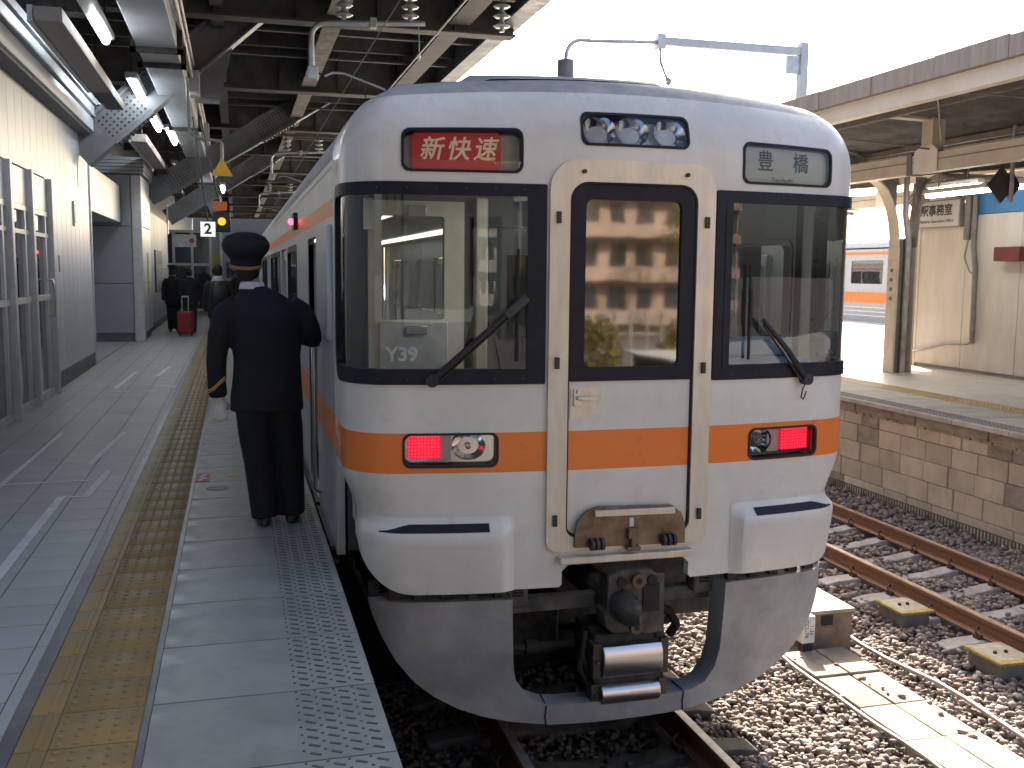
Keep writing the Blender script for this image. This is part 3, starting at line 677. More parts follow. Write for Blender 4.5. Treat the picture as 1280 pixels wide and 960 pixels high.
# coupler head
cp = MB()
for poly in ([(-0.10, 1.065), (0.0, 1.095), (0.16, 1.095), (0.19, 1.065), (0.25, 1.06), (0.255, 0.71), (0.13, 0.70), (0.10, 0.72), (-0.06, 0.72), (-0.11, 0.76), (-0.125, 0.85), (-0.10, 0.86)],):
    cp.prism([(TX+x, TY+0.03, z) for x, z in poly], (0, 0.14, 0))
cpo = cp.build('coupler', coupler_grey, train, bevel=0.008)
def cyly(mb, x, z, r, y0, y1, n=16): mb.cyl((TX+x, TY+y0, z), (TX+x, TY+y1, z), r, n=n)
mb = MB(); cyly(mb, -0.015, 1.025, 0.030, 0.02, 0.04); cyly(mb, 0.17, 1.025, 0.030, 0.02, 0.04); mb.build('coupler_hole', rubber, cpo)
mb = MB(); cyly(mb, 0.08, 1.03, 0.042, 0.0, 0.05); cyly(mb, 0.07, 0.755, 0.036, -0.005, 0.05); mb.build('air_pipe_port', mat('port_brown', (0.16, 0.11, 0.08), 0.5, 0.5), cpo, smooth=40)
mb = MB(); cyly(mb, 0.08, 1.03, 0.018, -0.004, 0.05, 10); cyly(mb, 0.07, 0.755, 0.015, -0.009, 0.05, 10); mb.build('port_hole', rubber, cpo)
mb = MB(); mb.box(TX+0.115, TX+0.215, TY+0.02, TY+0.06, 0.84, 1.0); mb.build('coupler_pocket', rubber, cpo)
mb = MB(); mb.limb([(TX-0.01, TY+0.05, 0.89, 0.085, 0.10), (TX-0.005, TY-0.06, 0.885, 0.08, 0.095), (TX+0.02, TY-0.12, 0.88, 0.045, 0.075), (TX+0.035, TY-0.14, 0.88, 0.02, 0.05)], n=8); mb.build('coupler_knuckle', coupler_grey, cpo, smooth=50)
mb = MB(); mb.tube([(TX, TY+0.17, 0.85), (TX, TY+1.0, 0.85)], 0.09, n=12); mb.build('drawbar', dark_steel, cpo)
# electric coupler covers below
el = MB().box(TX-0.15, TX+0.29, TY+0.10, TY+0.45, 0.27, 0.70).build('electric_coupler', dark_steel, train, bevel=0.01)
for z0, z1, yy in ((0.445, 0.655, 0.02), (0.275, 0.405, 0.04)):
    mb = MB(); ring = []
    zc = (z0+z1)/2; hz = (z1-z0)/2
    pr = [(0.12, zc-hz), (0.03, zc-hz*0.92), (0.005, zc-hz*0.5), (0.0, zc), (0.005, zc+hz*0.5), (0.03, zc+hz*0.85), (0.12, zc+hz)]
    mb.prism([(TX-0.115, TY+yy+a, b) for a, b in pr], (0.365, 0, 0)); cvr = mb.build('coupler_cover', steel, el, smooth=45, bevel=0.004)
    MB().box(TX+0.25, TX+0.30, TY+yy+0.04, TY+yy+0.15, z0, z1).build('cover_bracket', coupler_grey, el, bevel=0.004)
    mb = MB(); mb.box(TX-0.17, TX-0.115, TY+yy+0.04, TY+yy+0.15, z0, z1); mb.cyl((TX-0.145, TY+yy+0.02, zc), (TX-0.145, TY+yy+0.05, zc), 0.012); mb.build('cover_bracket', coupler_grey, el, bevel=0.004)
mb = MB()
for xa, za, xb, zb in ((-0.2, 0.72, -0.17, 0.45), (-0.22, 0.62, -0.18, 0.40), (0.24, 0.72, 0.28, 0.5)):
    mb.tube([(TX+xa, TY+0.12, za), (TX+(xa+xb)/2-0.04, TY+0.10, (za+zb)/2), (TX+xb, TY+0.14, zb)], 0.016, n=7)
mb.tube([(TX-0.64, TY+0.33, 0.58), (TX-0.45, TY+0.33, 0.57), (TX-0.2, TY+0.34, 0.56)], 0.028, n=8); mb.cyl((TX-0.50, TY+0.33, 0.572), (TX-0.42, TY+0.33, 0.57), 0.045)
mb.tube([(TX+0.28, TY+0.3, 0.78), (TX+0.42, TY+0.33, 0.72), (TX+0.48, TY+0.35, 0.62), (TX+0.45, TY+0.38, 0.55)], 0.03, n=8)
mb.tube([(TX+0.28, TY+0.3, 0.70), (TX+0.40, TY+0.33, 0.66), (TX+0.47, TY+0.4, 0.66)], 0.025, n=8)
mb.build('air_hose', rubber, train, smooth=50)
mb = MB(); mb.box(TX-0.62, TX-0.2, TY+0.6, TY+0.9, 0.4, 0.8); mb.box(TX-1.1, TX-0.55, TY+0.9, TY+1.2, 0.3, 1.0); mb.build('front_underframe', dark_steel, train, bevel=0.02)
# side fittings: grab rail, red side lamp, open cab door edge
f = side_fn(-1)
mb = MB(); mb.tube([f(1.75, 1.25, 0.02), f(1.75, 1.28, 0.06), f(1.75, 2.25, 0.06), f(1.75, 2.28, 0.02)], 0.016, n=8); mb.build('grab_rail', steel, train, smooth=50)
mb = MB(); mb.box(TX-HALF-0.03, TX-HALF+0.02, TY+0.95, TY+1.12, 2.35, 3.05); mb.build('mirror_cover', stainless, train, bevel=0.02)
mb = MB(); mb.box(TX-HALF+0.01, TX-HALF+0.05, TY+3.05, TY+3.09, 1.1, 3.02); mb.build('cab_door_edge', steel, train)
mb = MB(); mb.box(TX-HALF-0.035, TX-HALF+0.01, TY+4.35, TY+4.65, 3.15, 3.30); sp_ = mb.build('side_lamp_base', black_mat, train)
mb = MB(); mb.ell((TX-HALF-0.05, TY+4.42, 3.22), (0.03, 0.03, 0.03), 8, 6); mb.build('side_lamp', emat('side_lamp_red', (1.0, 0.02, 0.04), 5.0), sp_)
mb = MB(); mb.ell((TX-HALF-0.05, TY+25.2, 3.2), (0.05, 0.05, 0.05), 8, 6); mb.build('side_lamp', emat('side_lamp_red', (1.0, 0.02, 0.04), 5.0), train)
mb = MB()
for y0, y1, z in ((1.0, 2.1, 1.06), (2.15, 3.1, 1.08), (0.9, 4.4, 1.0), (2.2, 3.05, 0.93)): mb.box(TX-HALF-0.02, TX-HALF+0.02, TY+y0, TY+y1, z-0.012, z+0.012)
mb.build('side_step', coupler_grey, train)
for g, lab in ((-1, 0), (1, 0)): pass

# ================================================================== GROUND, TRACKS, PLATFORMS
ballast_bed = mat('ballast_bed', (0.16, 0.135, 0.115), 0.95, col2=(0.07, 0.055, 0.045), scale=30, bump=0.9, bscale=45)
g = MB(); g.add([(-600, -600, -0.30), (600, -600, -0.30), (600, 900, -0.30), (-600, 900, -0.30)], [(0, 1, 2, 3)])
gr = g.build('ground', ballast_bed, None, smooth=0); gr['kind'] = 'structure'

# ballast stones: thousands of small angular rocks, one mesh
def stone_mat():
    M = bpy.data.materials.new('ballast_stone'); M.use_nodes = True; nt = M.node_tree; n = nt.nodes; l = nt.links; b = n['Principled BSDF']
    ge = n.new('ShaderNodeNewGeometry'); rp = n.new('ShaderNodeValToRGB'); e = rp.color_ramp.elements
    e[0].position = 0.0; e[0].color = (0.13, 0.10, 0.08, 1); e[1].position = 1.0; e[1].color = (0.42, 0.37, 0.32, 1)
    for p, c in ((0.25, (0.21, 0.155, 0.125, 1)), (0.5, (0.27, 0.215, 0.18, 1)), (0.72, (0.32, 0.28, 0.25, 1)), (0.86, (0.32, 0.24, 0.19, 1))):
        q = e.new(p); q.color = c
    l.new(ge.outputs['Random Per Island'], rp.inputs['Fac'])
    tc = n.new('ShaderNodeTexCoord'); no = n.new('ShaderNodeTexNoise'); no.inputs['Scale'].default_value = 60; l.new(tc.outputs['Object'], no.inputs['Vector'])
    mr = n.new('ShaderNodeMapRange'); mr.inputs['To Min'].default_value = 0.65; mr.inputs['To Max'].default_value = 1.3; l.new(no.outputs['Fac'], mr.inputs['Value'])
    mx = n.new('ShaderNodeMix'); mx.data_type = 'RGBA'; mx.blend_type = 'MULTIPLY'; mx.inputs['Factor'].default_value = 1
    l.new(rp.outputs['Color'], mx.inputs['A']); l.new(mr.outputs['Result'], mx.inputs['B'])
    # shade over the used track put into the stone colour, with some brake dust
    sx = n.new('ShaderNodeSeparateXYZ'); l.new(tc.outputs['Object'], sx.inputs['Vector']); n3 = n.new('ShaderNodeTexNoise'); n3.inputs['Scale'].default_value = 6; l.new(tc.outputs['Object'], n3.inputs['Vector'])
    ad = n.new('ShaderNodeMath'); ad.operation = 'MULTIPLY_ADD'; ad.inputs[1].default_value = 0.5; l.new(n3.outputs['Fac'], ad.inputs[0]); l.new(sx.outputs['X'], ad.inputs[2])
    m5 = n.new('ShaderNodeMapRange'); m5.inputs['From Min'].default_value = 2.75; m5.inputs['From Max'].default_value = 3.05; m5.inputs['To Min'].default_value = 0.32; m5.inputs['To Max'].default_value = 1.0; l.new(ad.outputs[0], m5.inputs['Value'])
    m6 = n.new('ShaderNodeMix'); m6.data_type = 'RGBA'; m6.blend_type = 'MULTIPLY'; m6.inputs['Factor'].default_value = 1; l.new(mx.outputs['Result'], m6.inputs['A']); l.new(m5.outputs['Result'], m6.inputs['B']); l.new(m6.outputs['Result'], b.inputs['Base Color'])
    b.inputs['Roughness'].default_value = 0.85
    return M
ADJ = 6.43
def bed_z(x):
    z = -0.20
    for c in (TX, ADJ):
        d = abs(x-c)
        if d < 1.35: z = max(z, -0.19)
    return z
def blocked(x, y):
    if 4.03 < x < 4.64 and y < 6.62: return rng.random() < 0.985
    if 4.15 < x < 4.8 and 6.6 < y < 7.45: return True
    for c in (TX, ADJ):
        for s in (-0.566, 0.566):
            if abs(x-c-s) < 0.075: return True
        if abs(x-c) < 1.02:
            k = (y-7.16)/0.575
            if abs(k-round(k))*0.575 < 0.135: return rng.random() < 0.93
    return False
def scatter():
    out = []
    def area(x0, x1, y0, y1, per, s0, s1):
        n = int((x1-x0)*(y1-y0)*per)
        xs = rng.uniform(x0, x1, n); ys = rng.uniform(y0, y1, n); ss = rng.uniform(s0, s1, n)
        for x, y, s in zip(xs, ys, ss):
            if not blocked(x, y): out.append((x, y, s))
    area(0.62, 2.7, 3.6, 7.0, 650, 0.016, 0.032)
    area(2.7, 5.9, 3.4, 7.2, 1050, 0.014, 0.034)
    area(5.9, 8.2, 4.5, 9.0, 700, 0.020, 0.034)
    area(2.7, 8.2, 7.2, 10.0, 560, 0.021, 0.036)
    area(2.7, 8.24, 10.0, 16.0, 330, 0.024, 0.040)
    area(3.0, 8.24, 16.0, 26.0, 130, 0.03, 0.05)
    return np.array(out)
ico = bmesh.new(); bmesh.ops.create_icosphere(ico, subdivisions=1, radius=1.0)
iv = np.array([v.co[:] for v in ico.verts]); itri = np.array([[v.index for v in f.verts] for f in ico.faces]); ico.free()
P = scatter(); N = len(P)
ang = rng.uniform(0, 2*PI, N); tilt = rng.uniform(-0.7, 0.7, N)
sc = np.stack([rng.uniform(0.75, 1.45, N), rng.uniform(0.6, 1.1, N), rng.uniform(0.5, 0.9, N)], 1)*P[:, 2:3]
V = iv[None]*(1+rng.uniform(-0.38, 0.36, (N, 12, 1)))
V = V*sc[:, None, :]
ct, st = np.cos(tilt)[:, None], np.sin(tilt)[:, None]
x_, y_, z_ = V[..., 0], V[..., 1], V[..., 2]
y2 = y_*ct-z_*st; z2 = y_*st+z_*ct
ca, sa = np.cos(ang)[:, None], np.sin(ang)[:, None]
X_ = x_*ca-y2*sa+P[:, 0:1]; Y_ = x_*sa+y2*ca+P[:, 1:2]
zb = np.array([bed_z(p[0]) if not (4.03 < p[0] < 4.64 and p[1] < 6.62) else -0.155 for p in P])+rng.uniform(-0.045, 0.005, N)*np.where((P[:, 0] > 4.03) & (P[:, 0] < 4.64), 0.2, 1)
# loose stones banked up a little between the two tracks
Z_ = z2+zb[:, None]
co = np.stack([X_, Y_, Z_], 2).reshape(-1, 3)
fa = (itri[None]+(np.arange(N)*12)[:, None, None]).reshape(-1, 3)
me = bpy.data.meshes.new('ballast'); me.vertices.add(len(co)); me.vertices.foreach_set('co', co.ravel())
me.loops.add(len(fa)*3); me.loops.foreach_set('vertex_index', fa.ravel()); me.polygons.add(len(fa)); me.polygons.foreach_set('loop_start', np.arange(len(fa))*3); me.polygons.foreach_set('loop_total', np.full(len(fa), 3)); me.update(calc_edges=True)
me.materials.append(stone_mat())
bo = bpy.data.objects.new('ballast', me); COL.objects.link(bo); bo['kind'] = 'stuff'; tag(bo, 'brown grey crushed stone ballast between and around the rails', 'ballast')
bb = MB(); bb.add([(0.60, -30, -0.235), (8.25, -30, -0.235), (8.25, 90, -0.235), (0.60, 90, -0.235)], [(0, 1, 2, 3)])
o = bb.build('track_bed', ballast_bed, None, smooth=0); o['kind'] = 'structure'

# --- tracks
rail_rust = mat('rusty_rail', (0.27, 0.135, 0.075), 0.6, 0.15, col2=(0.17, 0.08, 0.042), scale=14, streak=(20, 1.0, 20))
rail_top = mat('polished_rail_head', (0.62, 0.58, 0.54), 0.42, 0.8, var=0.15, scale=8)
rail_top2 = mat('dull_rail_head', (0.45, 0.31, 0.22), 0.4, 0.5, var=0.2, scale=8)
sleeper_m = mat('concrete_sleeper', (0.40, 0.37, 0.34), 0.9, var=0.16, scale=6, bump=0.3, bscale=70, obvar=0.12)
clip_m = mat('rail_clip_iron', (0.10, 0.055, 0.035), 0.7, 0.3)
shaded_oily_sleeper = mat('shaded_oily_sleeper', (0.10, 0.09, 0.08), 0.9, var=0.25, scale=6, bump=0.3, bscale=70)  # used track's sleepers: shade put into their colour along with the oil
def make_track(cx, label, headmat, y0, y1):
    t = thing('railway_track', (cx, 0, -0.2), label, 'track')
    for s in (-0.566, 0.566):
        pr = [(-0.0625, -0.153), (0.0625, -0.153), (0.0625, -0.141), (0.012, -0.122), (0.009, -0.05), (0.031, -0.038), (0.0325, -0.004), (0.026, 0.0), (-0.026, 0.0), (-0.0325, -0.004), (-0.031, -0.038), (-0.009, -0.05), (-0.012, -0.122), (-0.0625, -0.141)]
        mb = MB(); mb.prism([(cx+s+a, y0, b-0.002) for a, b in pr], (0, y1-y0, 0)); ra = mb.build('rail', rail_rust, t, smooth=25)
        mb = MB(); mb.box(cx+s-0.027, cx+s+0.027, y0, y1, -0.004, 0.0005); mb.build('rail_head', headmat, ra)
    mb = MB(); prof = []
    for x in np.linspace(-1.0, 1.0, 15): prof.append((x, -0.162-0.05*max(0, math.cos(x*PI/0.9))*(abs(x) < 0.45) - 0.03*sm(0.8, 1.0, abs(x))))
    rings = [[(cx+x, 7.16-0.115, -0.30), (cx+x, 7.16-0.085, z), (cx+x, 7.16+0.085, z), (cx+x, 7.16+0.115, -0.30)] for x, z in prof]
    mb.loft(rings); s0 = mb.build('sleeper', sleeper_m if cx > 4 else shaded_oily_sleeper, t, smooth=30, bevel=0.008)
    yy = 7.16; cls = []; allb = MB()
    for s in (-0.566, 0.566):
        for e in (-1, 1):
            mb = MB(); c = Vector((cx+s+e*0.085, yy, -0.125)); pts = []
            for k in range(9):
                a = PI*(0.1+1.5*k/8); pts.append((c.x+0.030*math.cos(a), c.y+0.032-0.008*k, c.z+0.022+0.030*math.sin(a)))
            mb.tube(pts, 0.0085, n=6)
            mb.box(c.x-0.02, c.x+0.02, c.y-0.035, c.y+0.035, -0.165, -0.125); allb.add(mb.v, mb.f)
            cls.append(mb.build('rail_clip', clip_m, s0, smooth=50))
    far = allb.build('rail_clips', clip_m, s0, smooth=50, kind='stuff'); far_me = far.data; bpy.data.objects.remove(far)
    near = range(-4, 12) if cx > 4 else range(-3, 1)
    k0 = int(math.ceil((y0-7.16)/0.575)); k1 = int((y1-7.16)/0.575)
    for k in range(k0, k1):
        if k == 0: continue
        c = s0.copy(); COL.objects.link(c); c.location = (0, k*0.575, 0)
        if k in near:
            for cl in cls: d = cl.copy(); COL.objects.link(d); d.parent = c
        else:
            d = bpy.data.objects.new('rail_clips', far_me); COL.objects.link(d); d.parent = c; d['kind'] = 'stuff'
    return t
make_track(TX, 'railway track with polished rails under the white train', rail_top, 2.0, 30)
make_track(ADJ, 'empty railway track with rusty rails along the stone platform wall', rail_top2, 2.0, 60)

# --- left platform
plat_side = mat('platform_side', (0.10, 0.10, 0.10), 0.9, var=0.3, scale=3)
tile_m = mat('grey_floor_tile', (0.39, 0.41, 0.40), 0.45, col2=(0.33, 0.35, 0.342), scale=5, obvar=0.07, rvar=0.08)
slab_m = mat('platform_edge_slab', (0.30, 0.32, 0.30), 0.42, col2=(0.22, 0.235, 0.22), scale=3.5, obvar=0.06, rvar=0.14, bump=0.04, bscale=50)
yellow_m = mat('tactile_yellow', (0.33, 0.205, 0.06), 0.5, col2=(0.21, 0.15, 0.075), scale=3.2, obvar=0.14, rvar=0.1)
stud_m = mat('anti_slip_stud', (0.055, 0.055, 0.065), 0.7, col2=(0.13, 0.135, 0.14), scale=7)
edge_steel = mat('floor_edging_steel', (0.16, 0.175, 0.20), 0.4, 0.6, var=0.15)
pb = MB(); pb.box(-9.0, 0.46, -40, 95, -0.30, 1.045); plat = pb.build('platform', plat_side, None, smooth=0); plat['kind'] = 'structure'
pb = MB(); pb.box(-9.0, 0.50, -40, 2.52, 1.046, 1.098); pb.box(-9.0, -2.42, 2.52, 95, 1.046, 1.096); pb.box(-2.41, 0.50, 62.6, 95, 1.046, 1.097)
pv = pb.build('paving', tile_m, plat, smooth=0)
pb = MB(); pb.box(-2.41, 0.495, 2.53, 62.5, 1.046, 1.0975); pb.build('joint_grout', mat('dark_grout', (0.07, 0.07, 0.07), 0.9), plat, smooth=0)
def loc(ob, x, y, z):  # place a shared-mesh piece whose mesh is centred on 0 at a world position under its parent
    o = ORG[ob.parent.name]; ob.location = (x-o[0], y-o[1], z-o[2])
def mesh_only(mb, name, material, smooth=30):
    me = bpy.data.meshes.new(name); me.from_pydata(mb.v, [], mb.f); me.materials.append(material)
    if smooth: me.polygons.foreach_set('use_smooth', [True]*len(me.polygons)); me.set_sharp_from_angle(angle=R(smooth))
    return me
def piece(me, name, parent, x, y, z):
    ob = bpy.data.objects.new(name, me); COL.objects.link(ob); ob.parent = parent; o = ORG[parent.name]; ob.location = (x-o[0], y-o[1], z-o[2]); ORG[ob.name] = Vector((x, y, z)); return ob
def chamfered(x0, x1, y0, y1, z0, z1, c):
    mb = MB(); v = [(x0, y0, z0), (x1, y0, z0), (x1, y1, z0), (x0, y1, z0), (x0, y0, z1-c), (x1, y0, z1-c), (x1, y1, z1-c), (x0, y1, z1-c), (x0+c, y0+c, z1), (x1-c, y0+c, z1), (x1-c, y1-c, z1), (x0+c, y1-c, z1)]
    return mb.add(v, [(0, 3, 2, 1), (8, 9, 10, 11), (0, 1, 5, 4), (1, 2, 6, 5), (2, 3, 7, 6), (3, 0, 4, 7), (4, 5, 9, 8), (5, 6, 10, 9), (6, 7, 11, 10), (7, 4, 8, 11)])
slab_me = mesh_only(chamfered(-0.428, 0.428, -0.2965, 0.2965, -0.12, 0.0, 0.0012), 'edge_slab', slab_m, 0)
mb = MB()
for k in range(6):
    for j in range(9):
        y = -0.255+j*0.0635; x = 0.372-k*0.074
        if k < 4:
            rot = Matrix.Rotation(R(-30), 3, 'Z'); mb.obox((x, y, 0.001), (0.042, 0.0115, 0.003), rot)
        if 0 < k < 5: mb.obox((x+0.036, y+0.030, 0.001), (0.010, 0.009, 0.003), Matrix.Identity(3))
stud_me = mesh_only(mb, 'stud', stud_m, 0)
for k in range(100):
    y = 2.737+0.602*k+0.3
    s = piece(slab_me, 'edge_slab', plat, 0.085, y, 1.10)
    st_ = bpy.data.objects.new('anti_slip_studs', stud_me); COL.objects.link(st_); st_.parent = s
tile_me = mesh_only(chamfered(-0.147, 0.147, -0.147, 0.147, -0.05, 0.0, 0.0008), 'floor_tile', tile_m, 0)
for c in range(5):
    for k in range(60): piece(tile_me, 'floor_tile', plat, -1.045-0.30*c, 3.35+0.30*k, 1.10)
mb = MB()
for c in range(5):
    for k in range(60, 198):
        x, y = -1.045-0.30*c, 3.35+0.30*k; t = chamfered(x-0.1475, x+0.1475, y-0.1475, y+0.1475, 1.06, 1.10, 0.0025); mb.add(t.v, t.f)
for k in range(0, 66):
    y = 3.35+0.9*k; t = chamfered(-0.8935, -0.8435, y-0.4475, y+0.4475, 1.06, 1.10, 0.0025); mb.add(t.v, t.f)
for c in range(5):
    for k in range(-3, 0):
        x, y = -1.045-0.30*c, 3.35+0.30*k; t = chamfered(x-0.1475, x+0.1475, y-0.1475, y+0.1475, 1.06, 1.10, 0.0025); mb.add(t.v, t.f)
ft = mb.build('far_floor_tiles', tile_m, plat, smooth=0, kind='stuff')
mb = MB(); mb.add(*(lambda t: (t.v, t.f))(chamfered(-0.1475, 0.1475, -0.1475, 0.1475, -0.05, 0.0, 0.001)))
for i in range(5):
    for j in range(5):
        x, y = -0.12+0.06*i, -0.12+0.06*j; rings = []
        for r, z in ((0.0125, -0.001), (0.0115, 0.003), (0.006, 0.005)): rings.append([(x+r*math.cos(2*PI*q/8), y+r*math.sin(2*PI*q/8), z) for q in range(8)])
        mb.loft(rings)
tac_me = mesh_only(mb, 'tactile_tile', yellow_m, 50)
mb = MB(); mb.add(*(lambda t: (t.v, t.f))(chamfered(-0.056, 0.056, -0.149, 0.149, -0.05, 0.0, 0.002))); mb.add(*(lambda t: (t.v, t.f))(chamfered(0.006, 0.030, -0.14, 0.14, -0.002, 0.005, 0.003)))
bar_me = mesh_only(mb, 'inner_bar_tile', yellow_m, 0)
for k in range(198):
    y = 2.59+0.3012*k
    piece(tac_me, 'tactile_tile', plat, -0.521, y, 1.10); piece(bar_me, 'inner_bar_tile', plat, -0.7275, y, 1.10)
mb = MB(); mb.box(-0.371, -0.345, 2.44, 62.2, 1.05, 1.1015); mb.build('edging_strip', edge_steel, plat, smooth=0)
mb = MB(); mb.box(-0.842, -0.785, 2.44, 62.2, 1.05, 1.1012); mb.build('edging_strip', edge_steel, plat, smooth=0)
# painted queue marks
def strip(a, b, w, z=1.1035):
    a = Vector((a[0], a[1], 0)); b = Vector((b[0], b[1], 0)); d = (b-a).normalized(); n_ = Vector((-d.y, d.x, 0))*w/2
    mb = MB(); pts = [a+n_, a-n_, b-n_, b+n_]; mb.add([(p.x, p.y, z-0.002) for p in pts]+[(p.x, p.y, z) for p in pts], [(4, 7, 6, 5), (4, 5, 6, 7), (0, 1, 5, 4), (1, 2, 6, 5), (2, 3, 7, 6), (3, 0, 4, 7)][1:])
    return mb.build('painted_line', line_white, plat, smooth=0)
for a, b, w in (((-1.79, 8.10), (-1.74, 10.95), 0.045), ((-2.2, 8.36), (-1.14, 8.42), 0.03), ((-1.24, 9.10), (-1.14, 10.87), 0.055), ((-1.27, 9.05), (-1.09, 9.02), 0.03),
                ((-1.10, 7.80), (-1.05, 8.80), 0.06), ((-1.30, 7.84), (-1.13, 7.81), 0.03), ((-1.30, 4.6), (-1.27, 7.82), 0.06), ((-1.22, 16.5), (-1.13, 18.1), 0.07), ((-1.66, 14.9), (-1.60, 17.2), 0.06), ((-1.15, 15.14), (-0.86, 15.0), 0.10), ((-1.6, 14.5), (-0.95, 14.55), 0.06)):
    strip(a, b, w)
mb = MB(); mb.box(-0.34, -0.235, 8.17, 8.49, 1.10, 1.1035); pk = mb.build('floor_sticker', mat('pink_sticker', (0.42, 0.06, 0.10), 0.5, var=0.2, scale=30), plat)
mb = MB()
for k in range(4): mb.box(-0.32+0.02*(k % 2), -0.305+0.03*(k % 2)+0.012, 8.21+0.065*k, 8.245+0.065*k, 1.1034, 1.105)
mb.build('sticker_print', line_white, pk)
mb = MB(); mb.box(-0.10, -0.01, 8.33, 8.43, 1.10, 1.1035); mb.build('floor_sticker', mat('yellow_sticker', (0.5, 0.4, 0.04), 0.5), plat)
mb = MB(); mb.cyl((-0.17, 7.90, 1.10), (-0.17, 7.90, 1.103), 0.085, n=20); mb.build('floor_disc', mat('worn_disc', (0.16, 0.14, 0.13), 0.5), plat)

# --- right platform
cream_stone = mat('stone_block', (0.60, 0.52, 0.405), 0.9, col2=(0.44, 0.365, 0.27), scale=3.2, bump=0.35, bscale=45, obvar=0.15)
joint_dark = mat('wall_joint', (0.07, 0.055, 0.045), 0.95)
coping_m = mat('coping_concrete', (0.50, 0.45, 0.39), 0.85, col2=(0.36, 0.31, 0.26), scale=4, bump=0.25, bscale=60, obvar=0.1)
stained = mat('stained_concrete', (0.42, 0.355, 0.285), 0.9, col2=(0.22, 0.175, 0.135), scale=2.5, bump=0.3, bscale=40, streak=(1.5, 1.5, 4), obvar=0.1)
rfloor = mat('right_platform_floor', (0.58, 0.53, 0.47), 0.45, col2=(0.48, 0.43, 0.375), scale=2.5, rvar=0.15, bump=0.05, bscale=40, obvar=0.06)
rtac = mat('worn_tactile', (0.50, 0.34, 0.12), 0.6, col2=(0.42, 0.31, 0.16), scale=3, obvar=0.08)
pb = MB(); pb.box(8.33, 23.4, -10, 120, -0.30, 1.05); rp = pb.build('platform', joint_dark, None, smooth=0); rp['kind'] = 'structure'
courses = [(-0.30, -0.045), (-0.038, 0.215), (0.222, 0.475), (0.482, 0.72), (0.727, 0.885)]
for ci, (z0, z1) in enumerate(courses):
    wdt = 0.46 if ci < 4 else 0.40; y = 4.0+0.23*(ci % 2)+0.07*ci; k = 0
    while y < 27:
        w_ = wdt*random.uniform(0.93, 1.08); d = random.uniform(-0.008, 0.008)
        mb = MB(); t = chamfered(0, z1-z0, -w_/2+0.005, w_/2-0.005, -0.08, 0, 0.006)
        v = [(8.262+d-p[2]-0.0, y+w_/2+p[1], z0+p[0]) for p in t.v]; mb.add(v, [f[::-1] for f in t.f]); mb.build('stone_block', stained if random.random() < (0.05 if ci < 3 else 0.2 if ci < 4 else 0.5) else cream_stone, rp, smooth=0)
        y += w_
mb = MB(); mb.box(8.345, 8.36, 27, 110, -0.3, 1.0); mb.build('far_wall', cream_stone, rp)
y = 4.3
while y < 40:
    L = 1.28; mb = MB(); mb.box(8.235, 8.40, y+0.01, y+L-0.01, 0.905, 1.035); mb.build('beam_panel', stained, rp, bevel=0.008); y += L
mb = MB()
for k in range(260):     # ragged mortar ledge under the beam
    yy = 4.3+k*0.09; mb.box(8.225+random.uniform(-0.012, 0.02), 8.32, yy, yy+0.095, 0.882+random.uniform(-0.012, 0.006), 0.908)
mb.build('mortar_ledge', stained, rp, bevel=0.0, kind='stuff')
cop_me = mesh_only(chamfered(-0.58, 0.58, -0.442, 0.442, -0.055, 0.0, 0.008), 'coping_slab', coping_m, 0)
mb = MB()
for i in range(3):
    for j in range(14): mb.box(-0.52+0.10*i, -0.445+0.10*i, -0.42+0.062*j, -0.395+0.062*j, -0.001, 0.004)
ridge_me = mesh_only(mb, 'anti_slip_ridges', mat('ridge_grey', (0.22, 0.20, 0.18), 0.8), 0)
for k in range(70):
    c = piece(cop_me, 'coping_slab', rp, 8.66, 4.0+0.9*k, 1.10); r_ = bpy.data.objects.new('anti_slip_ridges', ridge_me); COL.objects.link(r_); r_.parent = c
mb = MB(); mb.add(*(lambda t: (t.v, t.f))(chamfered(-0.198, 0.198, -0.198, 0.198, -0.05, 0.0, 0.002)))
for i in range(6):
    for j in range(6):
        x, y = -0.16+0.064*i, -0.16+0.064*j; mb.box(x-0.012, x+0.012, y-0.012, y+0.012, -0.001, 0.005)
rt_me = mesh_only(mb, 'tactile_tile', rtac, 0)
for k in range(120): piece(rt_me, 'tactile_tile', rp, 9.46, 6.0+0.4*k, 1.10)
fl_me = mesh_only(chamfered(-0.448, 0.448, -0.448, 0.448, -0.05, 0.0, 0.002), 'paving_slab', rfloor, 0)
for i in range(3):
    for k in range(40): piece(fl_me, 'paving_slab', rp, 10.12+0.9*i, 6.0+0.9*k, 1.10)
mb = MB(); mb.box(12.37, 23.45, -10, 120, 1.05, 1.098); mb.box(9.25, 12.37, 41.6, 120, 1.05, 1.0975); mb.box(8.1, 12.37, -10, 3.5, 1.05, 1.0975); mb.box(9.25, 12.37, 3.5, 5.5, 1.05, 1.0975); mb.build('paving', rfloor, rp, smooth=0)

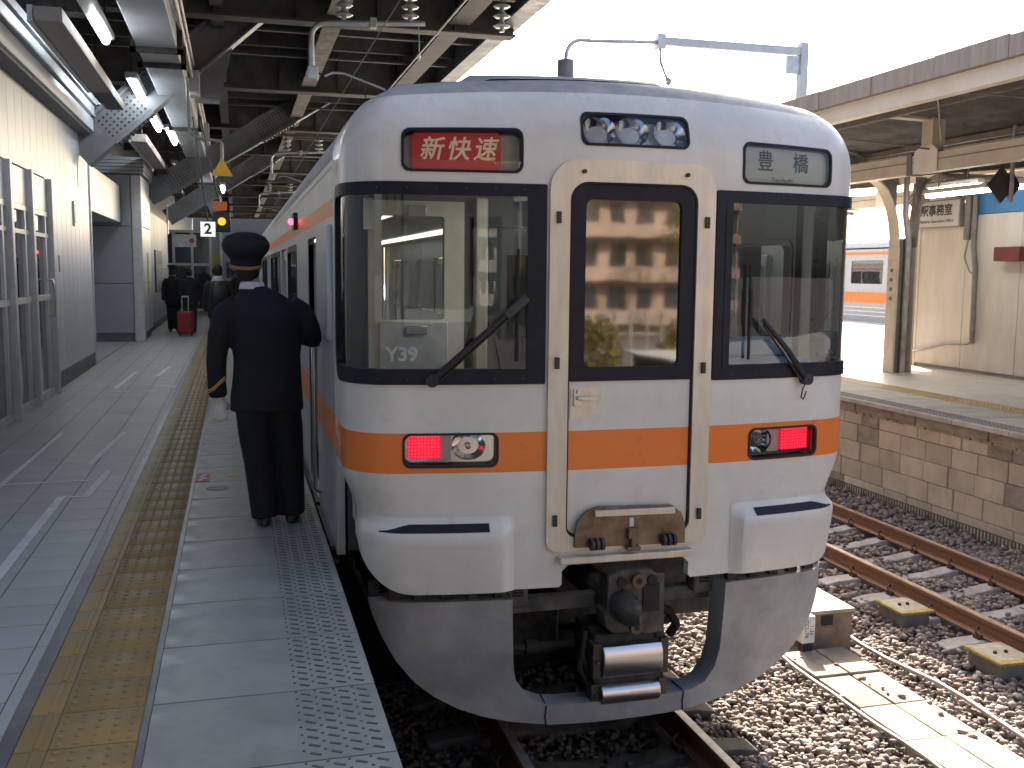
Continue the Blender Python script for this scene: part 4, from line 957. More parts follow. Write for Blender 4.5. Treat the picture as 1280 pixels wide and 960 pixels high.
# --- line-side gear
def tcl_box():
    t = thing('equipment_box', (4.47, 7.0, -0.25), 'brown lineside equipment box with pale lid and white marker board', 'equipment box')
    mb = MB(); mb.box(4.35, 4.72, 6.77, 7.36, -0.26, 0.095); mb.build('housing', mat('brown_box', (0.27, 0.20, 0.14), 0.8, col2=(0.15, 0.11, 0.08), scale=8), t, bevel=0.006)
    mb = MB(); mb.box(4.34, 4.735, 6.755, 7.38, 0.095, 0.125); lid = mb.build('lid', mat('pale_lid', (0.40, 0.35, 0.28), 0.7, var=0.15), t, bevel=0.005)
    mb = MB(); mb.box(4.44, 4.54, 6.762, 6.775, 0.0, 0.08); mb.build('housing_slot', rubber, t)
    mb = MB(); mb.box(4.205, 4.315, 6.66, 6.74, -0.09, 0.125); bd = mb.build('marker_board', line_white, t, bevel=0.004)
    mb = MB(); mb.box(4.215, 4.305, 6.67, 6.73, -0.26, -0.09); mb.build('marker_foot', dark_steel, t)
    red = mat('marker_red', (0.3, 0.06, 0.03), 0.6)
    place_text('lettering', 'TCL-78', 0.046, (4.24, 6.6585, 0.025), (0, 0, -1), (1, 0, 0), red, bd, extrude=0.0005)
    place_text('lettering', '1-36', 0.046, (4.285, 6.6585, 0.015), (0, 0, -1), (1, 0, 0), red, bd, extrude=0.0005)
tcl_box()
def track_box(x0, x1, y0, y1, lab):
    t = thing('junction_box', ((x0+x1)/2, (y0+y1)/2, -0.24), lab, 'junction box')
    mb = MB(); mb.box(x0+0.03, x1-0.03, y0+0.02, y1-0.02, -0.25, -0.085); mb.build('housing', mat('grey_box', (0.17, 0.165, 0.155), 0.8), t, bevel=0.005)
    mb = MB(); mb.box(x0, x1, y0, y1, -0.085, -0.068); mb.build('lid', mat('pale_lid_2', (0.42, 0.37, 0.27), 0.7, var=0.2, scale=10), t, bevel=0.003)
    mb = MB(); mb.box(x0-0.001, x1+0.001, y0-0.001, y0+0.06, -0.086, -0.066); mb.box(x0-0.0015, x0+0.03, y0, y1, -0.086, -0.0665); mb.build('yellow_edge', mat('yellow_edge', (0.40, 0.31, 0.08), 0.8, var=0.25, scale=20), t)
    mb = MB(); mb.cyl((x0+0.12, y0+0.2, -0.07), (x0+0.12, y0+0.2, -0.05), 0.014); mb.cyl((x1-0.12, y0+0.2, -0.07), (x1-0.12, y0+0.2, -0.05), 0.014); mb.build('bolt', dark_steel, t)
track_box(5.38, 5.70, 7.02, 7.40, 'low yellow edged junction box beside the rusty rail, near the brown equipment box')
track_box(5.38, 5.72, 5.88, 6.28, 'low yellow edged junction box beside the rusty rail, away from the brown equipment box')
tr = thing('cable_trough', (4.33, 5.0, -0.25), 'sunlit concrete cable trough lids in the ballast', 'cable trough')
y = 2.9
lid_m = mat('trough_lid', (0.34, 0.29, 0.235), 0.9, col2=(0.22, 0.18, 0.14), scale=6, bump=0.3, bscale=60, obvar=0.12)
while y < 6.5:
    L = random.uniform(0.48, 0.6); dz = random.uniform(-0.008, 0.008)
    for x0, x1 in ((4.06, 4.33), (4.345, 4.60)):
        mb = MB(); mb.box(x0+random.uniform(-0.01, 0.01), x1, y+0.006, y+L-0.006, -0.25, -0.165+dz); mb.build('trough_lid', lid_m, tr, bevel=0.008)
    y += L
def cable(name, xs, r, lab, m_):
    mb = MB(); mb.tube([(x, yy, z) for x, yy, z in xs], r, n=8); tag(mb.build(name, m_, None, smooth=60), lab, 'pipe')
pipe_m = mat('grey_pipe', (0.40, 0.38, 0.35), 0.5, 0.2, var=0.15)
cable('conduit_pipe', [(4.00+0.012*math.sin(k*0.9), 2.9+k*0.25, -0.155+0.008*math.sin(k*1.7)) for k in range(16)], 0.014, 'thin pale pipe on the ballast between the train and the trough', pipe_m)
cable('conduit_pipe', [(4.80+0.04*math.sin(k*0.7+1), 2.9+k*0.27, -0.15+0.01*math.sin(k*1.3)) for k in range(17)], 0.017, 'thin pale pipe on the ballast beyond the trough', pipe_m)
# low cable fence strip at the wall foot
mb = MB()
for k in range(330): mb.box(8.13, 8.142, 5.0+k*0.055, 5.012+k*0.055, -0.22, -0.10)
mb.box(8.128, 8.144, 5.0, 23.2, -0.105, -0.095)
tag(mb.build('mesh_strip', mat('strip_grey', (0.13, 0.12, 0.11), 0.8), None), 'low dark mesh strip along the foot of the stone wall', 'mesh strip')

# ================================================================== LEFT STATION BUILDING
clad = mat('metal_cladding', (0.62, 0.66, 0.71), 0.38, 0.4, var=0.03, scale=1.0, streak=(1, 1, 0.4), obvar=0.04)
clad_dark = mat('grey_cladding', (0.34, 0.37, 0.40), 0.42, 0.3, var=0.03, scale=1.0, obvar=0.05)
plinth = mat('plinth_grey', (0.16, 0.165, 0.17), 0.6)
frame_al = mat('aluminium_frame', (0.62, 0.63, 0.63), 0.4, 0.5, var=0.06)
WX = -2.40
bld = thing('station_building', (WX-1.5, 10.5, 1.1), 'pale metal clad station office with glazed doors and stepped cornice', 'building')
y = 4.0; k = 0
while y < 18.3:
    w_ = 0.42; door_zone = 9.4 < y+0.2 < 14.55
    mb = MB()
    if not door_zone:
        t = chamfered(0, w_-0.006, 1.32, 4.92, 0, 0.03, 0.006); mb.add([(WX-0.03+p[2], y+p[0], p[1]) for p in t.v], t.f); mb.build('wall_panel', clad, bld, smooth=0)
    else:
        t = chamfered(0, w_-0.006, 3.95, 4.92, 0, 0.03, 0.006); mb.add([(WX-0.03+p[2], y+p[0], p[1]) for p in t.v], t.f); mb.build('wall_panel', clad, bld, smooth=0)
    y += w_
YE = y
mb = MB(); mb.box(WX-3.0, WX-0.031, 3.0, YE-0.01, 3.95, 5.4); mb.box(WX-3.0, WX-0.031, 14.6, YE-0.01, 1.1, 3.95); mb.box(WX-3.0, WX-0.031, 3.0, 9.38, 1.1, 3.95); mb.build('wall_core', clad_dark, bld, smooth=0)
mb = MB(); mb.box(WX-0.1, WX+0.012, 3.9, 9.38, 1.10, 1.315); mb.build('plinth', plinth, bld, smooth=0); mb = MB(); mb.box(WX-0.1, WX+0.012, 14.62, YE-0.02, 1.10, 1.315); mb.build('plinth', plinth, bld, smooth=0)
mb = MB(); mb.box(WX-0.05, WX+0.03, YE-0.03, YE+0.03, 1.1, 4.92); mb.build('corner_trim', frame_al, bld, bevel=0.01)
for z0, z1, d, m_ in ((4.92, 4.96, 0.20, plinth), (4.96, 5.16, 0.24, clad), (5.16, 5.19, 0.21, plinth), (5.19, 5.33, 0.28, clad), (5.33, 5.36, 0.25, plinth), (5.36, 5.46, 0.31, clad)):
    mb = MB(); mb.box(WX-0.3, WX+d, 3.0, YE+0.25, z0, z1); mb.build('cornice', m_, bld, smooth=0)
# glazed door front
dz_ = [(9.45, 10.7), (10.7, 11.95), (11.95, 13.15), (13.15, 14.45)]
mb = MB()
for yy in (9.45, 10.7, 11.95, 13.15, 14.48):
    mb = MB(); mb.box(WX-0.04, WX+0.10, yy-0.055, yy+0.055, 1.10, 3.93); mb.build('door_post', frame_al, bld, bevel=0.006)
for i, (a, b) in enumerate(dz_):
    mb = MB(); mb.box(WX-0.02, WX+0.03, a+0.06, b-0.06, 3.50, 3.92); mb.build('transom_panel', clad, bld, bevel=0.005)
    fr = MB(); fr.box(WX-0.03, WX+0.04, a+0.055, b-0.055, 3.43, 3.499); fr.box(WX-0.03, WX+0.04, a+0.055, b-0.055, 3.16, 3.215); fr.box(WX-0.03, WX+0.04, a+0.055, b-0.055, 2.36, 2.43); fr.box(WX-0.03, WX+0.04, a+0.055, b-0.055, 1.10, 1.20); fr.box(WX-0.031, WX+0.041, b-0.27, b-0.20, 1.10, 3.43)
    d = fr.build('glazed_door', frame_al, bld, bevel=0.004)
    for z0, z1 in ((1.2, 2.36), (2.43, 3.16), (3.215, 3.43)):
        mb = MB(); mb.box(WX-0.006, WX+0.004, a+0.06, b-0.275, z0+0.002, z1-0.002); mb.build('door_pane', office_glass, d, smooth=0)
        mb = MB(); mb.box(WX-0.005, WX+0.005, b-0.195, b-0.06, z0+0.002, z1-0.002); mb.build('door_pane', office_glass, d, smooth=0)
mb = MB(); mb.tube([(WX+0.04, 14.18, 2.62), (WX+0.10, 14.18, 2.62), (WX+0.12, 14.18, 2.56), (WX+0.12, 14.18, 2.2), (WX+0.10, 14.18, 2.15), (WX+0.04, 14.18, 2.15)], 0.016, n=8); mb.build('door_handle', steel, bld, smooth=50)
mb = MB(); mb.box(WX-2.6, WX-2.55, 9.4, 14.6, 1.1, 3.95); mb.box(WX-2.55, WX-0.05, 9.4, 9.42, 1.1, 3.95); mb.box(WX-2.55, WX-0.05, 14.58, 14.6, 1.1, 3.95); mb.build('room_wall', mat('room_wall', (0.32, 0.35, 0.38), 0.7), bld, smooth=0)
mb = MB(); mb.box(WX-1.4, WX-0.6, 10.0, 10.6, 1.1, 2.1); mb.box(WX-1.6, WX-0.5, 12.3, 13.6, 1.1, 1.85); mb.build('room_counter', mat('counter', (0.2, 0.19, 0.18), 0.6), bld)
for yy in (14.90, 16.88):
    mb = MB(); mb.box(WX-0.005, WX+0.03, yy-0.085, yy+0.085, 3.42, 3.80); f_ = mb.build('slot_window', frame_al, bld, bevel=0.004)
    mb = MB(); mb.box(WX, WX+0.033, yy-0.045, yy+0.045, 3.47, 3.75); mb.build('slot_pane', mat('dark_violet', (0.05, 0.035, 0.06), 0.3), f_)
mb = MB(); mb.box(WX, WX+0.02, 15.35, 15.42, 2.72, 2.95); mb.build('card_reader', frame_al, bld, bevel=0.005)
mb = MB(); mb.cyl((WX, 14.75, 2.02), (WX+0.05, 14.75, 2.02), 0.03); mb.build('wall_knob', dark_steel, bld)
# overhanging box between the blocks
hb = thing('overhanging_box', (-2.8, 21.0, 3.75), 'pale metal clad box overhanging the passage beside the office', 'overhang')
mb = MB(); mb.box(-3.6, -2.48, YE+0.04, 24.45, 3.80, 4.62); mb.build('box_shell', clad, hb, bevel=0.01)
mb = MB(); mb.box(-2.50, -2.465, 24.3, 24.46, 3.79, 4.63); mb.build('edge_trim', plinth, hb)
# clad pillar
pl = thing('clad_pillar', (-2.55, 25.8, 1.1), 'grey clad pillar with ribbed cap and yellow vertical sign', 'pillar')
mb = MB(); mb.box(-3.4, -2.10, 24.55, 26.95, 1.1, 4.9); mb.build('pillar_core', plinth, pl, smooth=0)
for z0, z1 in ((1.30, 2.42), (2.435, 3.72), (3.735, 4.88)):
    mb = MB(); mb.box(-3.38, -2.27, 24.50, 24.55, z0, z1); mb.build('pillar_panel', clad_dark, pl, bevel=0.006)
    mb = MB(); mb.box(-2.10, -2.05, 24.76, 26.93, z0, z1); mb.build('pillar_panel', clad, pl, bevel=0.006)
mb = MB(); mb.box(-2.26, -2.04, 24.48, 24.75, 1.1, 4.88); mb.build('pillar_corner', frame_al, pl, bevel=0.015)
for k in range(5): mb = MB(); mb.box(-3.5, -1.98+0.012*k, 24.40-0.012*k, 27.0, 4.90+0.075*k, 4.965+0.075*k); mb.build('cap_rib', clad_dark, pl, smooth=0)
yellow_sign = mat('yellow_sign', (0.55, 0.47, 0.05), 0.5, var=0.05)
mb = MB(); mb.box(-2.05, -2.035, 25.65, 25.95, 2.15, 3.15); ys = mb.build('vertical_sign', yellow_sign, pl)
mb = MB()
for k in range(9): mb.box(-2.0345, -2.033, 25.74, 25.86, 2.24+0.095*k, 2.30+0.095*k)
mb.build('sign_print', print_black, ys)
# far clad wall and glazed lobby
fw = thing('clad_wall', (-2.6, 32, 1.1), 'grey clad wall with dark notice board beyond the pillar', 'wall')
for k in range(6):
    for z0, z1 in ((1.3, 2.75), (2.765, 4.30)):
        mb = MB(); mb.box(-2.75, -2.20, 27.05+1.5*k, 28.53+1.5*k, z0, z1); mb.build('wall_panel', clad_dark, fw, bevel=0.008)
mb = MB(); mb.box(-2.75, -2.19, 27.02, 36.0, 1.1, 1.3); mb.build('plinth', plinth, fw)
mb = MB(); mb.box(-2.20, -2.16, 30.0, 32.6, 2.1, 3.3); nb = mb.build('notice_board', mat('notice_dark', (0.10, 0.10, 0.11), 0.4), fw, bevel=0.01)
mb = MB()
for k in range(5): mb.box(-2.16, -2.157, 30.2+0.45*k, 30.5+0.45*k, 2.3+0.1*(k % 2), 2.9)
mb.build('notice_sheet', mat('sheet_grey', (0.4, 0.38, 0.38), 0.6), nb)
gl = thing('glazed_lobby', (-1.6, 42, 1.1), 'glazed lobby front with white sign at the far end of the clad wall', 'lobby')
for x in (-3.2, -2.35, -1.65, -0.95, -0.55): mb = MB(); mb.box(x-0.05, x+0.05, 41.9, 42.05, 1.1, 4.3); mb.build('lobby_post', frame_al, gl)
for z in (1.1, 2.9, 4.2): mb = MB(); mb.box(-3.2, -0.55, 41.92, 42.03, z, z+0.1); mb.build('lobby_rail', frame_al, gl)
for a, b in ((-3.15, -2.4), (-2.3, -1.7), (-1.6, -1.0)):
    mb = MB(); mb.box(a, b, 41.97, 41.98, 1.2, 4.2); mb.build('lobby_pane', office_glass, gl, smooth=0)
mb = MB(); mb.box(-0.95, -0.55, 41.95, 42.0, 1.2, 4.2); mb.build('lobby_panel', clad_dark, gl)
mb = MB(); mb.box(-2.15, -1.35, 38.0, 38.06, 3.55, 4.0); sg = mb.build('lobby_sign', mat('sign_white', (0.6, 0.58, 0.56), 0.5), gl)
mb = MB(); mb.cyl((-1.5, 37.995, 3.78), (-1.5, 37.999, 3.78), 0.09, n=12); mb.build('sign_print', mat('sign_red', (0.3, 0.08, 0.06), 0.5), sg)
mb = MB(); mb.box(-0.90, -0.62, 41.9, 41.945, 2.0, 3.3); mb.build('vertical_sign', yellow_sign, gl)
mb = MB(); mb.box(-3.2, -0.55, 45.0, 45.1, 1.1, 4.4); mb.build('lobby_back_wall', clad_dark, gl)

# ================================================================== OVERHEAD STRUCTURE
def ibeam(mb, p0, p1, h, w, tf=0.03, tw=0.02):
    p0 = Vector(p0); p1 = Vector(p1); d = (p1-p0).normalized(); x = d.cross(Vector((0, 0, 1))); x.normalize(); u = x.cross(d)
    mb.bar(p0+u*(h/2-tf/2), p1+u*(h/2-tf/2), w, tf); mb.bar(p0-u*(h/2-tf/2), p1-u*(h/2-tf/2), w, tf); mb.bar(p0, p1, tw, h-2*tf)
deck = thing('overhead_deck', (0, 20, 6.5), 'dark steel overhead deck with cross girders above platform and train', 'overhead deck')
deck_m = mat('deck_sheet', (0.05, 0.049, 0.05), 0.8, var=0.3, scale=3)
DY0, DY1 = 6.5, 90.0
EX = 4.50
mb = MB(); n_ = 0
prof = []
xx = -10.0
while xx < EX: prof += [(xx, 7.75), (xx+0.12, 7.75), (xx+0.16, 7.82), (xx+0.28, 7.82)]; xx += 0.32
A = [(x, DY0, z) for x, z in prof]; B = [(x, DY1, z) for x, z in prof]; n_ = len(A)
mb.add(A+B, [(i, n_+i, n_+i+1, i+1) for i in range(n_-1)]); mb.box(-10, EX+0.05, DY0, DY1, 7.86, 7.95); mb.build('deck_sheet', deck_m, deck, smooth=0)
gy = [10.1, 16.45, 22.75, 29.1, 35.4, 41.7, 48.0, 56, 64, 72, 80]
for yy in gy:
    mb = MB(); mb.box(-10, EX, yy-0.015, yy+0.015, 6.63, 7.74); mb.box(-10, EX, yy-0.16, yy+0.16, 6.60, 6.635)
    for x in np.arange(-9, EX-0.1, 1.25): mb.box(x-0.01, x+0.01, yy-0.12, yy+0.12, 6.64, 7.74)
    mb.build('cross_girder', steel_brown, deck, smooth=0)
for a, b in zip(gy[:9], gy[1:10]):
    for t in (1/3, 2/3):
        yy = a+(b-a)*t; mb = MB(); mb.box(-10, EX, yy-0.06, yy+0.06, 7.10, 7.74); mb.build('purlin', steel_brown, deck, smooth=0)
        mb = MB(); mb.box(-10, EX-0.05, yy-0.05, yy+0.05, 6.92, 6.96); mb.build('lower_angle', steel_brown, deck, smooth=0)
for x, w_, m_ in ((1.60, 0.30, steel_light), (3.55, 0.34, steel_brown), (-4.2, 0.3, steel_brown), (-0.2, 0.2, steel_brown)):
    for a, b in zip(gy[:-1], gy[1:]):
        mb = MB(); mb.box(x-w_/2, x+w_/2, a+0.17, b-0.17, 6.72, 6.75); mb.box(x-0.012, x+0.012, a+0.02, b-0.02, 6.75, 7.74); mb.build('stringer', m_ if x != 1.6 else mat('pale_stringer', (0.25, 0.23, 0.20), 0.7, var=0.25, scale=4), deck, smooth=0)
mb = MB(); mb.box(EX-0.1, EX-0.06, DY0, DY1, 6.80, 7.74); mb.box(EX-0.24, EX+0.08, DY0, DY1, 6.76, 6.80); mb.box(EX-0.06, EX+0.08, DY0, DY1, 7.5, 7.95); mb.build('edge_girder', steel_grey, deck, smooth=0)
mb = MB(); mb.box(-10, -5.0, 3, 24, 1.1, 7.7); mb.box(-10, -3.42, 27, 90, 1.1, 7.7); mb.build('back_wall', clad_dark, deck, smooth=0)
for yy in (6, 9, 12.3, 15, 17.8):
    mb = MB(); mb.box(-5.0, -4.9, yy, yy+2.6, 5.0, 7.6); mb.build('back_wall_panel', mat('beige_panel', (0.28, 0.255, 0.23), 0.7, var=0.1), deck, bevel=0.01)
mb = MB(); mb.box(-5.0, -4.6, 15.4, 15.7, 4.5, 7.7); mb.build('wall_column', dark_steel, deck, smooth=0); mb = MB(); mb.box(-4.95, -1.5, 12.9, 13.15, 5.72, 5.90); mb.build('duct_pipe', dark_steel, deck, smooth=0)
# diagonal braces
def brace(label, Y, pa, pb, plates):
    b = thing('diagonal_brace', (pa[0], Y, pa[1]), label, 'brace', 'diagonal steel braces under the deck')
    mb = MB(); ibeam(mb, (pa[0], Y, pa[1]), (pb[0], Y, pb[1]), 0.56, 0.34, 0.035, 0.03); mb.build('brace_beam', steel_grey, b, smooth=0)
    d = Vector((pb[0]-pa[0], 0, pb[1]-pa[1])).normalized(); u = Vector((-d.z, 0, d.x))
    for t0, t1 in plates:
        a = Vector((pa[0], Y, pa[1]))+d*t0; c = Vector((pa[0], Y, pa[1]))+d*t1
        for s in (-1, 1):
            mb = MB(); mb.bar(a+Vector((0, s*0.025, 0)), c+Vector((0, s*0.025, 0)), 0.012, 0.42); mb.build('splice_plate', steel_grey, b, smooth=0)
        mb = MB(); mb.bar(a-u*0.29, c-u*0.29, 0.33, 0.02); mb.bar(a+u*0.29, c+u*0.29, 0.33, 0.02); mb.build('flange_plate', steel_grey, b, smooth=0)
        bt = MB(); k = int((t1-t0)/0.085)
        for i in range(k):
            p = a+d*(0.05+0.085*i)
            for j in (-0.15, -0.075, 0.0, 0.075, 0.15): bt.cyl(p+u*j+Vector((0, -0.045, 0)), p+u*j+Vector((0, -0.03, 0)), 0.02, n=6)
            for j in (-0.13, -0.06, 0.06, 0.13): bt.cyl(p-u*0.33+Vector((0, j, 0)), p-u*0.295+Vector((0, j, 0)), 0.02, n=6); bt.cyl(p+u*0.295+Vector((0, j, 0)), p+u*0.33+Vector((0, j, 0)), 0.02, n=6)
        bt.build('bolt', dark_steel, b, smooth=0)
    mb = MB(); mb.box(pa[0]-0.02, pa[0]+0.03, Y-0.24, Y+0.24, pa[1]-0.55, pa[1]+0.45); mb.build('base_flashing', frame_al, b, smooth=0)
brace('bolted grey diagonal brace rising from the end of the metal clad office', 17.7, (-2.42, 4.62), (0.75, 7.45), ((0.55, 1.35),))
brace('bolted grey diagonal brace rising from the clad pillar', 27.25, (-2.12, 4.62), (2.7, 7.6), ((0.55, 1.4), (3.2, 4.2)))
brace('bolted grey diagonal brace rising from the far clad wall', 36.5, (-2.22, 4.5), (2.6, 7.6), ((0.55, 1.4), (3.2, 4.2)))
mb = MB(); mb.box(-0.55, -0.20, 17.68, 17.74, 5.5, 6.9); mb.add([(-0.2, 17.7, 6.75), (0.12, 17.7, 6.85), (-0.2, 17.7, 5.5)], [(0, 1, 2)]); tag(mb.build('gusset_plate', steel_grey, None, smooth=0), 'grey gusset plate under the brace beside the long box beam', 'plate')
# long box beam carrying cables
bm = thing('box_beam', (-0.92, 20, 5.6), 'long pale grey box beam hung along the platform', 'beam')
mb = MB(); mb.box(-1.17, -0.67, -3, 60, 5.60, 6.22); mb.build('beam_shell', steel_light, bm, smooth=0, bevel=0.015)
for yy in (8.0, 14.0, 15.0, 21.6, 28, 35, 43): mb = MB(); mb.box(-1.24, -0.60, yy-0.03, yy+0.03, 5.53, 5.598); mb.box(-0.67, -0.60, yy-0.03, yy+0.03, 5.53, 6.3); mb.box(-1.24, -1.17, yy-0.03, yy+0.03, 5.53, 6.3); mb.build('clamp', dark_steel, bm, smooth=0)
for yy in gy[1:9]:
    mb = MB(); mb.box(-1.1, -0.74, yy-0.1, yy+0.1, 6.22, 6.62); mb.build('hanger', steel_grey, bm, smooth=0)
mb = MB()
for dx, dz, r in ((0.05, 0.1, 0.028), (0.05, 0.2, 0.02), (0.06, 0.34, 0.035)): mb.tube([(-0.67+dx, y_, 5.75+dz+0.01*math.sin(y_)) for y_ in np.arange(0, 58, 1.5)], r, n=6)
mb.build('conduit', pipe_m, bm, smooth=60)
for yy in (17.4, 23.5): mb = MB(); mb.box(-0.66, -0.50, yy-0.12, yy+0.12, 5.55, 5.95); mb.build('junction_box', steel_light, bm, bevel=0.01)
# strip lamps
lampm = emat('fluorescent_tube', (0.90, 0.97, 1.0), 10.0)
def strip_lamp(x, y0, y1, z, lit0, lit1, label):
    t = thing('strip_lamp', (x, (y0+y1)/2, z), label, 'lamp', 'strip lamps under the deck')
    mb = MB(); mb.box(x-0.09, x+0.09, y0, y1, z+0.03, z+0.12); mb.build('lamp_body', steel_light, t, bevel=0.02)
    mb = MB(); mb.cyl((x, lit0, z), (x, lit1, z), 0.045, n=10); mb.build('lamp_tube', lampm, t)
    mb = MB()
    for yy in (y0+0.1, y1-0.1): mb.cyl((x, yy, z+0.1), (x, yy, 6.62 if z < 6.3 else 7.7), 0.012)
    mb.build('lamp_hanger', dark_steel, t)
strip_lamp(-1.45, 9.3, 13.4, 5.50, 12.2, 13.3, 'lit strip lamp over the office doors')
strip_lamp(-1.42, 16.0, 18.6, 5.52, 16.1, 18.5, 'lit strip lamp at the bolted brace by the office end')
strip_lamp(-1.42, 18.9, 21.6, 5.52, 19.0, 21.5, 'lit strip lamp just beyond the office brace')
strip_lamp(-1.28, 22.2, 24.6, 5.62, 22.2, 24.5, 'lit strip lamp between the beam and the clad pillar')
strip_lamp(-1.5, 28.4, 30.4, 5.52, 29.0, 30.3, 'lit strip lamp beyond the clad pillar')
strip_lamp(-0.35, 33, 35.4, 5.35, 33.1, 35.3, 'lit strip lamp beside the far end of the box beam')
# suspended panels
panel_m = mat('suspended_panel', (0.30, 0.265, 0.24), 0.5, var=0.08)
def hung_panel(y0, y1, label):
    t = thing('suspended_trunking', (-1.72, (y0+y1)/2, 5.15), label, 'trunking', 'suspended trunking under the deck')
    mb = MB(); mb.box(-1.84, -1.58, y0, y1, 5.16, 5.30); mb.build('trunking_box', panel_m, t, bevel=0.008)
    mb = MB(); mb.box(-1.90, -1.85, y0+0.02, y1, 5.15, 5.31); mb.build('trunking_edge', steel_light, t)
    mb = MB(); mb.box(-1.83, -1.59, y1+0.01, y1+1.6, 5.165, 5.29); mb.build('trunking_dark_end', black_mat, t)
    mb = MB()
    for yy in (y0+0.5, y1-0.5): mb.cyl((-1.7, yy, 5.3), (-1.7, yy, 7.7), 0.012)
    mb.build('hanger_rod', dark_steel, t)
hung_panel(10.9, 15.0, 'beige suspended trunking in front of the strip lamps over the office')
hung_panel(20.5, 25.8, 'beige suspended trunking beyond the office brace')
hung_panel(28.0, 34.0, 'beige suspended trunking beyond the clad pillar')
# platform number sign, triangle, signal lamp
t = thing('platform_number_sign', (-0.49, 20, 3.37), 'white square sign with black number 2 hanging over the platform', 'sign')
mb = MB(); mb.box(-0.64, -0.34, 19.97, 20.05, 3.37, 3.68); mb.build('sign_case', black_mat, t, bevel=0.01)
mb = MB(); mb.box(-0.625, -0.355, 19.955, 19.975, 3.385, 3.665); fc = mb.build('sign_face', mat('sign_face_white', (0.75, 0.76, 0.74), 0.4, emit=(0.8, 0.8, 0.76), estr=0.25), t)
place_text('lettering', '2', 0.27, (-0.49, 19.953, 3.525), (1, 0, 0), (0, 0, 1), print_black, fc, extrude=0.001, bold=0.008)
mb = MB(); mb.cyl((-0.49, 20.0, 3.68), (-0.72, 20.0, 5.6), 0.015); mb.build('sign_hanger', dark_steel, t)
t = thing('triangle_sign', (-0.17, 16, 4.18), 'plain yellow triangle sign hanging from a bent pipe', 'sign')
mb = MB(); mb.prism([(-0.32, 16, 4.18), (-0.01, 16, 4.18), (-0.165, 16, 4.46)], (0, 0.03, 0)); mb.build('sign_plate', mat('triangle_yellow', (0.62, 0.36, 0.03), 0.5, emit=(0.62, 0.36, 0.03), estr=0.05), t)
mb = MB(); mb.tube([(-0.165, 16.03, 4.42), (-0.165, 16.03, 4.66), (-0.19, 16.03, 4.70), (-0.5, 16.03, 4.72), (-0.62, 16.03, 4.8), (-0.64, 16.03, 5.6)], 0.025, n=8); mb.build('sign_pipe', pipe_m, t, smooth=60)
t = thing('signal_lamp', (-0.24, 20.6, 3.6), 'round amber signal lamp with orange plate above it', 'signal lamp')
mb = MB(); mb.box(-0.42, -0.08, 20.55, 20.75, 3.5, 3.9); mb.build('lamp_case', black_mat, t, bevel=0.02)
mb = MB(); mb.cyl((-0.24, 20.49, 3.70), (-0.24, 20.56, 3.70), 0.075, n=16); mb.build('lamp_lens', emat('amber_lamp', (1.0, 0.42, 0.01), 0.4), t)
mb = MB(); mb.box(-0.38, -0.14, 20.5, 20.54, 3.92, 4.08); mb.build('orange_plate', mat('orange_plate', (0.5, 0.10, 0.02), 0.5, emit=(0.6, 0.12, 0.03), estr=0.04), t)
mb = MB(); mb.cyl((-0.25, 20.6, 3.9), (-0.60, 20.6, 5.65), 0.018); mb.build('lamp_hanger', dark_steel, t)
# catenary brackets
insul = mat('insulator_glaze', (0.35, 0.37, 0.38), 0.25, var=0.1)
galv = mat('galvanised_pipe', (0.46, 0.50, 0.53), 0.4, 0.6, var=0.1)
def insulator(name, x, y, z0, z1, parent):
    mb = MB(); n_ = 3; h = z1-z0; mb.cyl((x, y, z0), (x, y, z1), 0.035, n=10)
    for k in range(n_):
        z = z0+h*(0.18+0.3*k); mb.cyl((x, y, z), (x, y, z+0.045), 0.125, 0.06, n=16); mb.cyl((x, y, z-0.02), (x, y, z), 0.10, 0.125, n=16)
    return mb.build(name, insul, parent, smooth=40)
def bracket(Y, label):
    t = thing('catenary_bracket', (1.06, Y, 5.4), label, 'catenary bracket', 'catenary brackets hung from the deck')
    bend = [(1.065, Y, 5.45), (1.065, Y, 5.9)] + [(1.065+0.2*(1-math.cos(a)), Y, 5.95+0.2*math.sin(a)) for a in np.linspace(0.1, PI/2, 7)] + [(1.9, Y, 6.19), (2.64, Y, 6.24)]
    mb = MB(); mb.tube(bend, 0.038, n=10); mb.build('bracket_pipe', galv, t, smooth=60)
    insulator('insulator', 1.51, Y, 6.2, 6.62, t); insulator('insulator', 2.43, Y, 6.25, 6.66, t); insulator('insulator', 3.76, Y, 6.2, 6.66, t)
    mb = MB(); mb.box(1.30, 3.95, Y-0.05, Y+0.05, 6.64, 6.76); mb.build('support_rail', steel_brown, t)
    mb = MB(); mb.box(1.01, 1.15, Y-0.06, Y+0.06, 5.38, 5.56); mb.build('pipe_clamp', galv, t, bevel=0.01); mb = MB(); mb.box(1.86, 1.96, Y-0.06, Y+0.06, 6.12, 6.26); mb.build('pipe_clamp', galv, t, bevel=0.01)
    mb = MB(); mb.tube([(1.24, Y, 5.44), (1.35, Y, 5.49), (1.5, Y, 5.49), (1.66, Y, 5.44), (2.08, Y, 5.30)], 0.017, n=7); mb.build('registration_arm', galv, t, smooth=60)
    mb = MB(); mb.tube([(1.80, Y, 5.1), (1.80, Y, 5.5)], 0.008, n=5); mb.tube([(1.06, Y, 5.5), (1.24, Y, 5.44)], 0.012, n=5); mb.build('arm_stay', dark_steel, t)
bracket(14.37, 'grey pipe catenary bracket with ribbed insulators above the train front')
bracket(30.5, 'grey pipe catenary bracket above the middle of the train')
bracket(46.5, 'grey pipe catenary bracket far along the train')
wire_m = mat('copper_wire', (0.40, 0.36, 0.32), 0.35, 0.7)
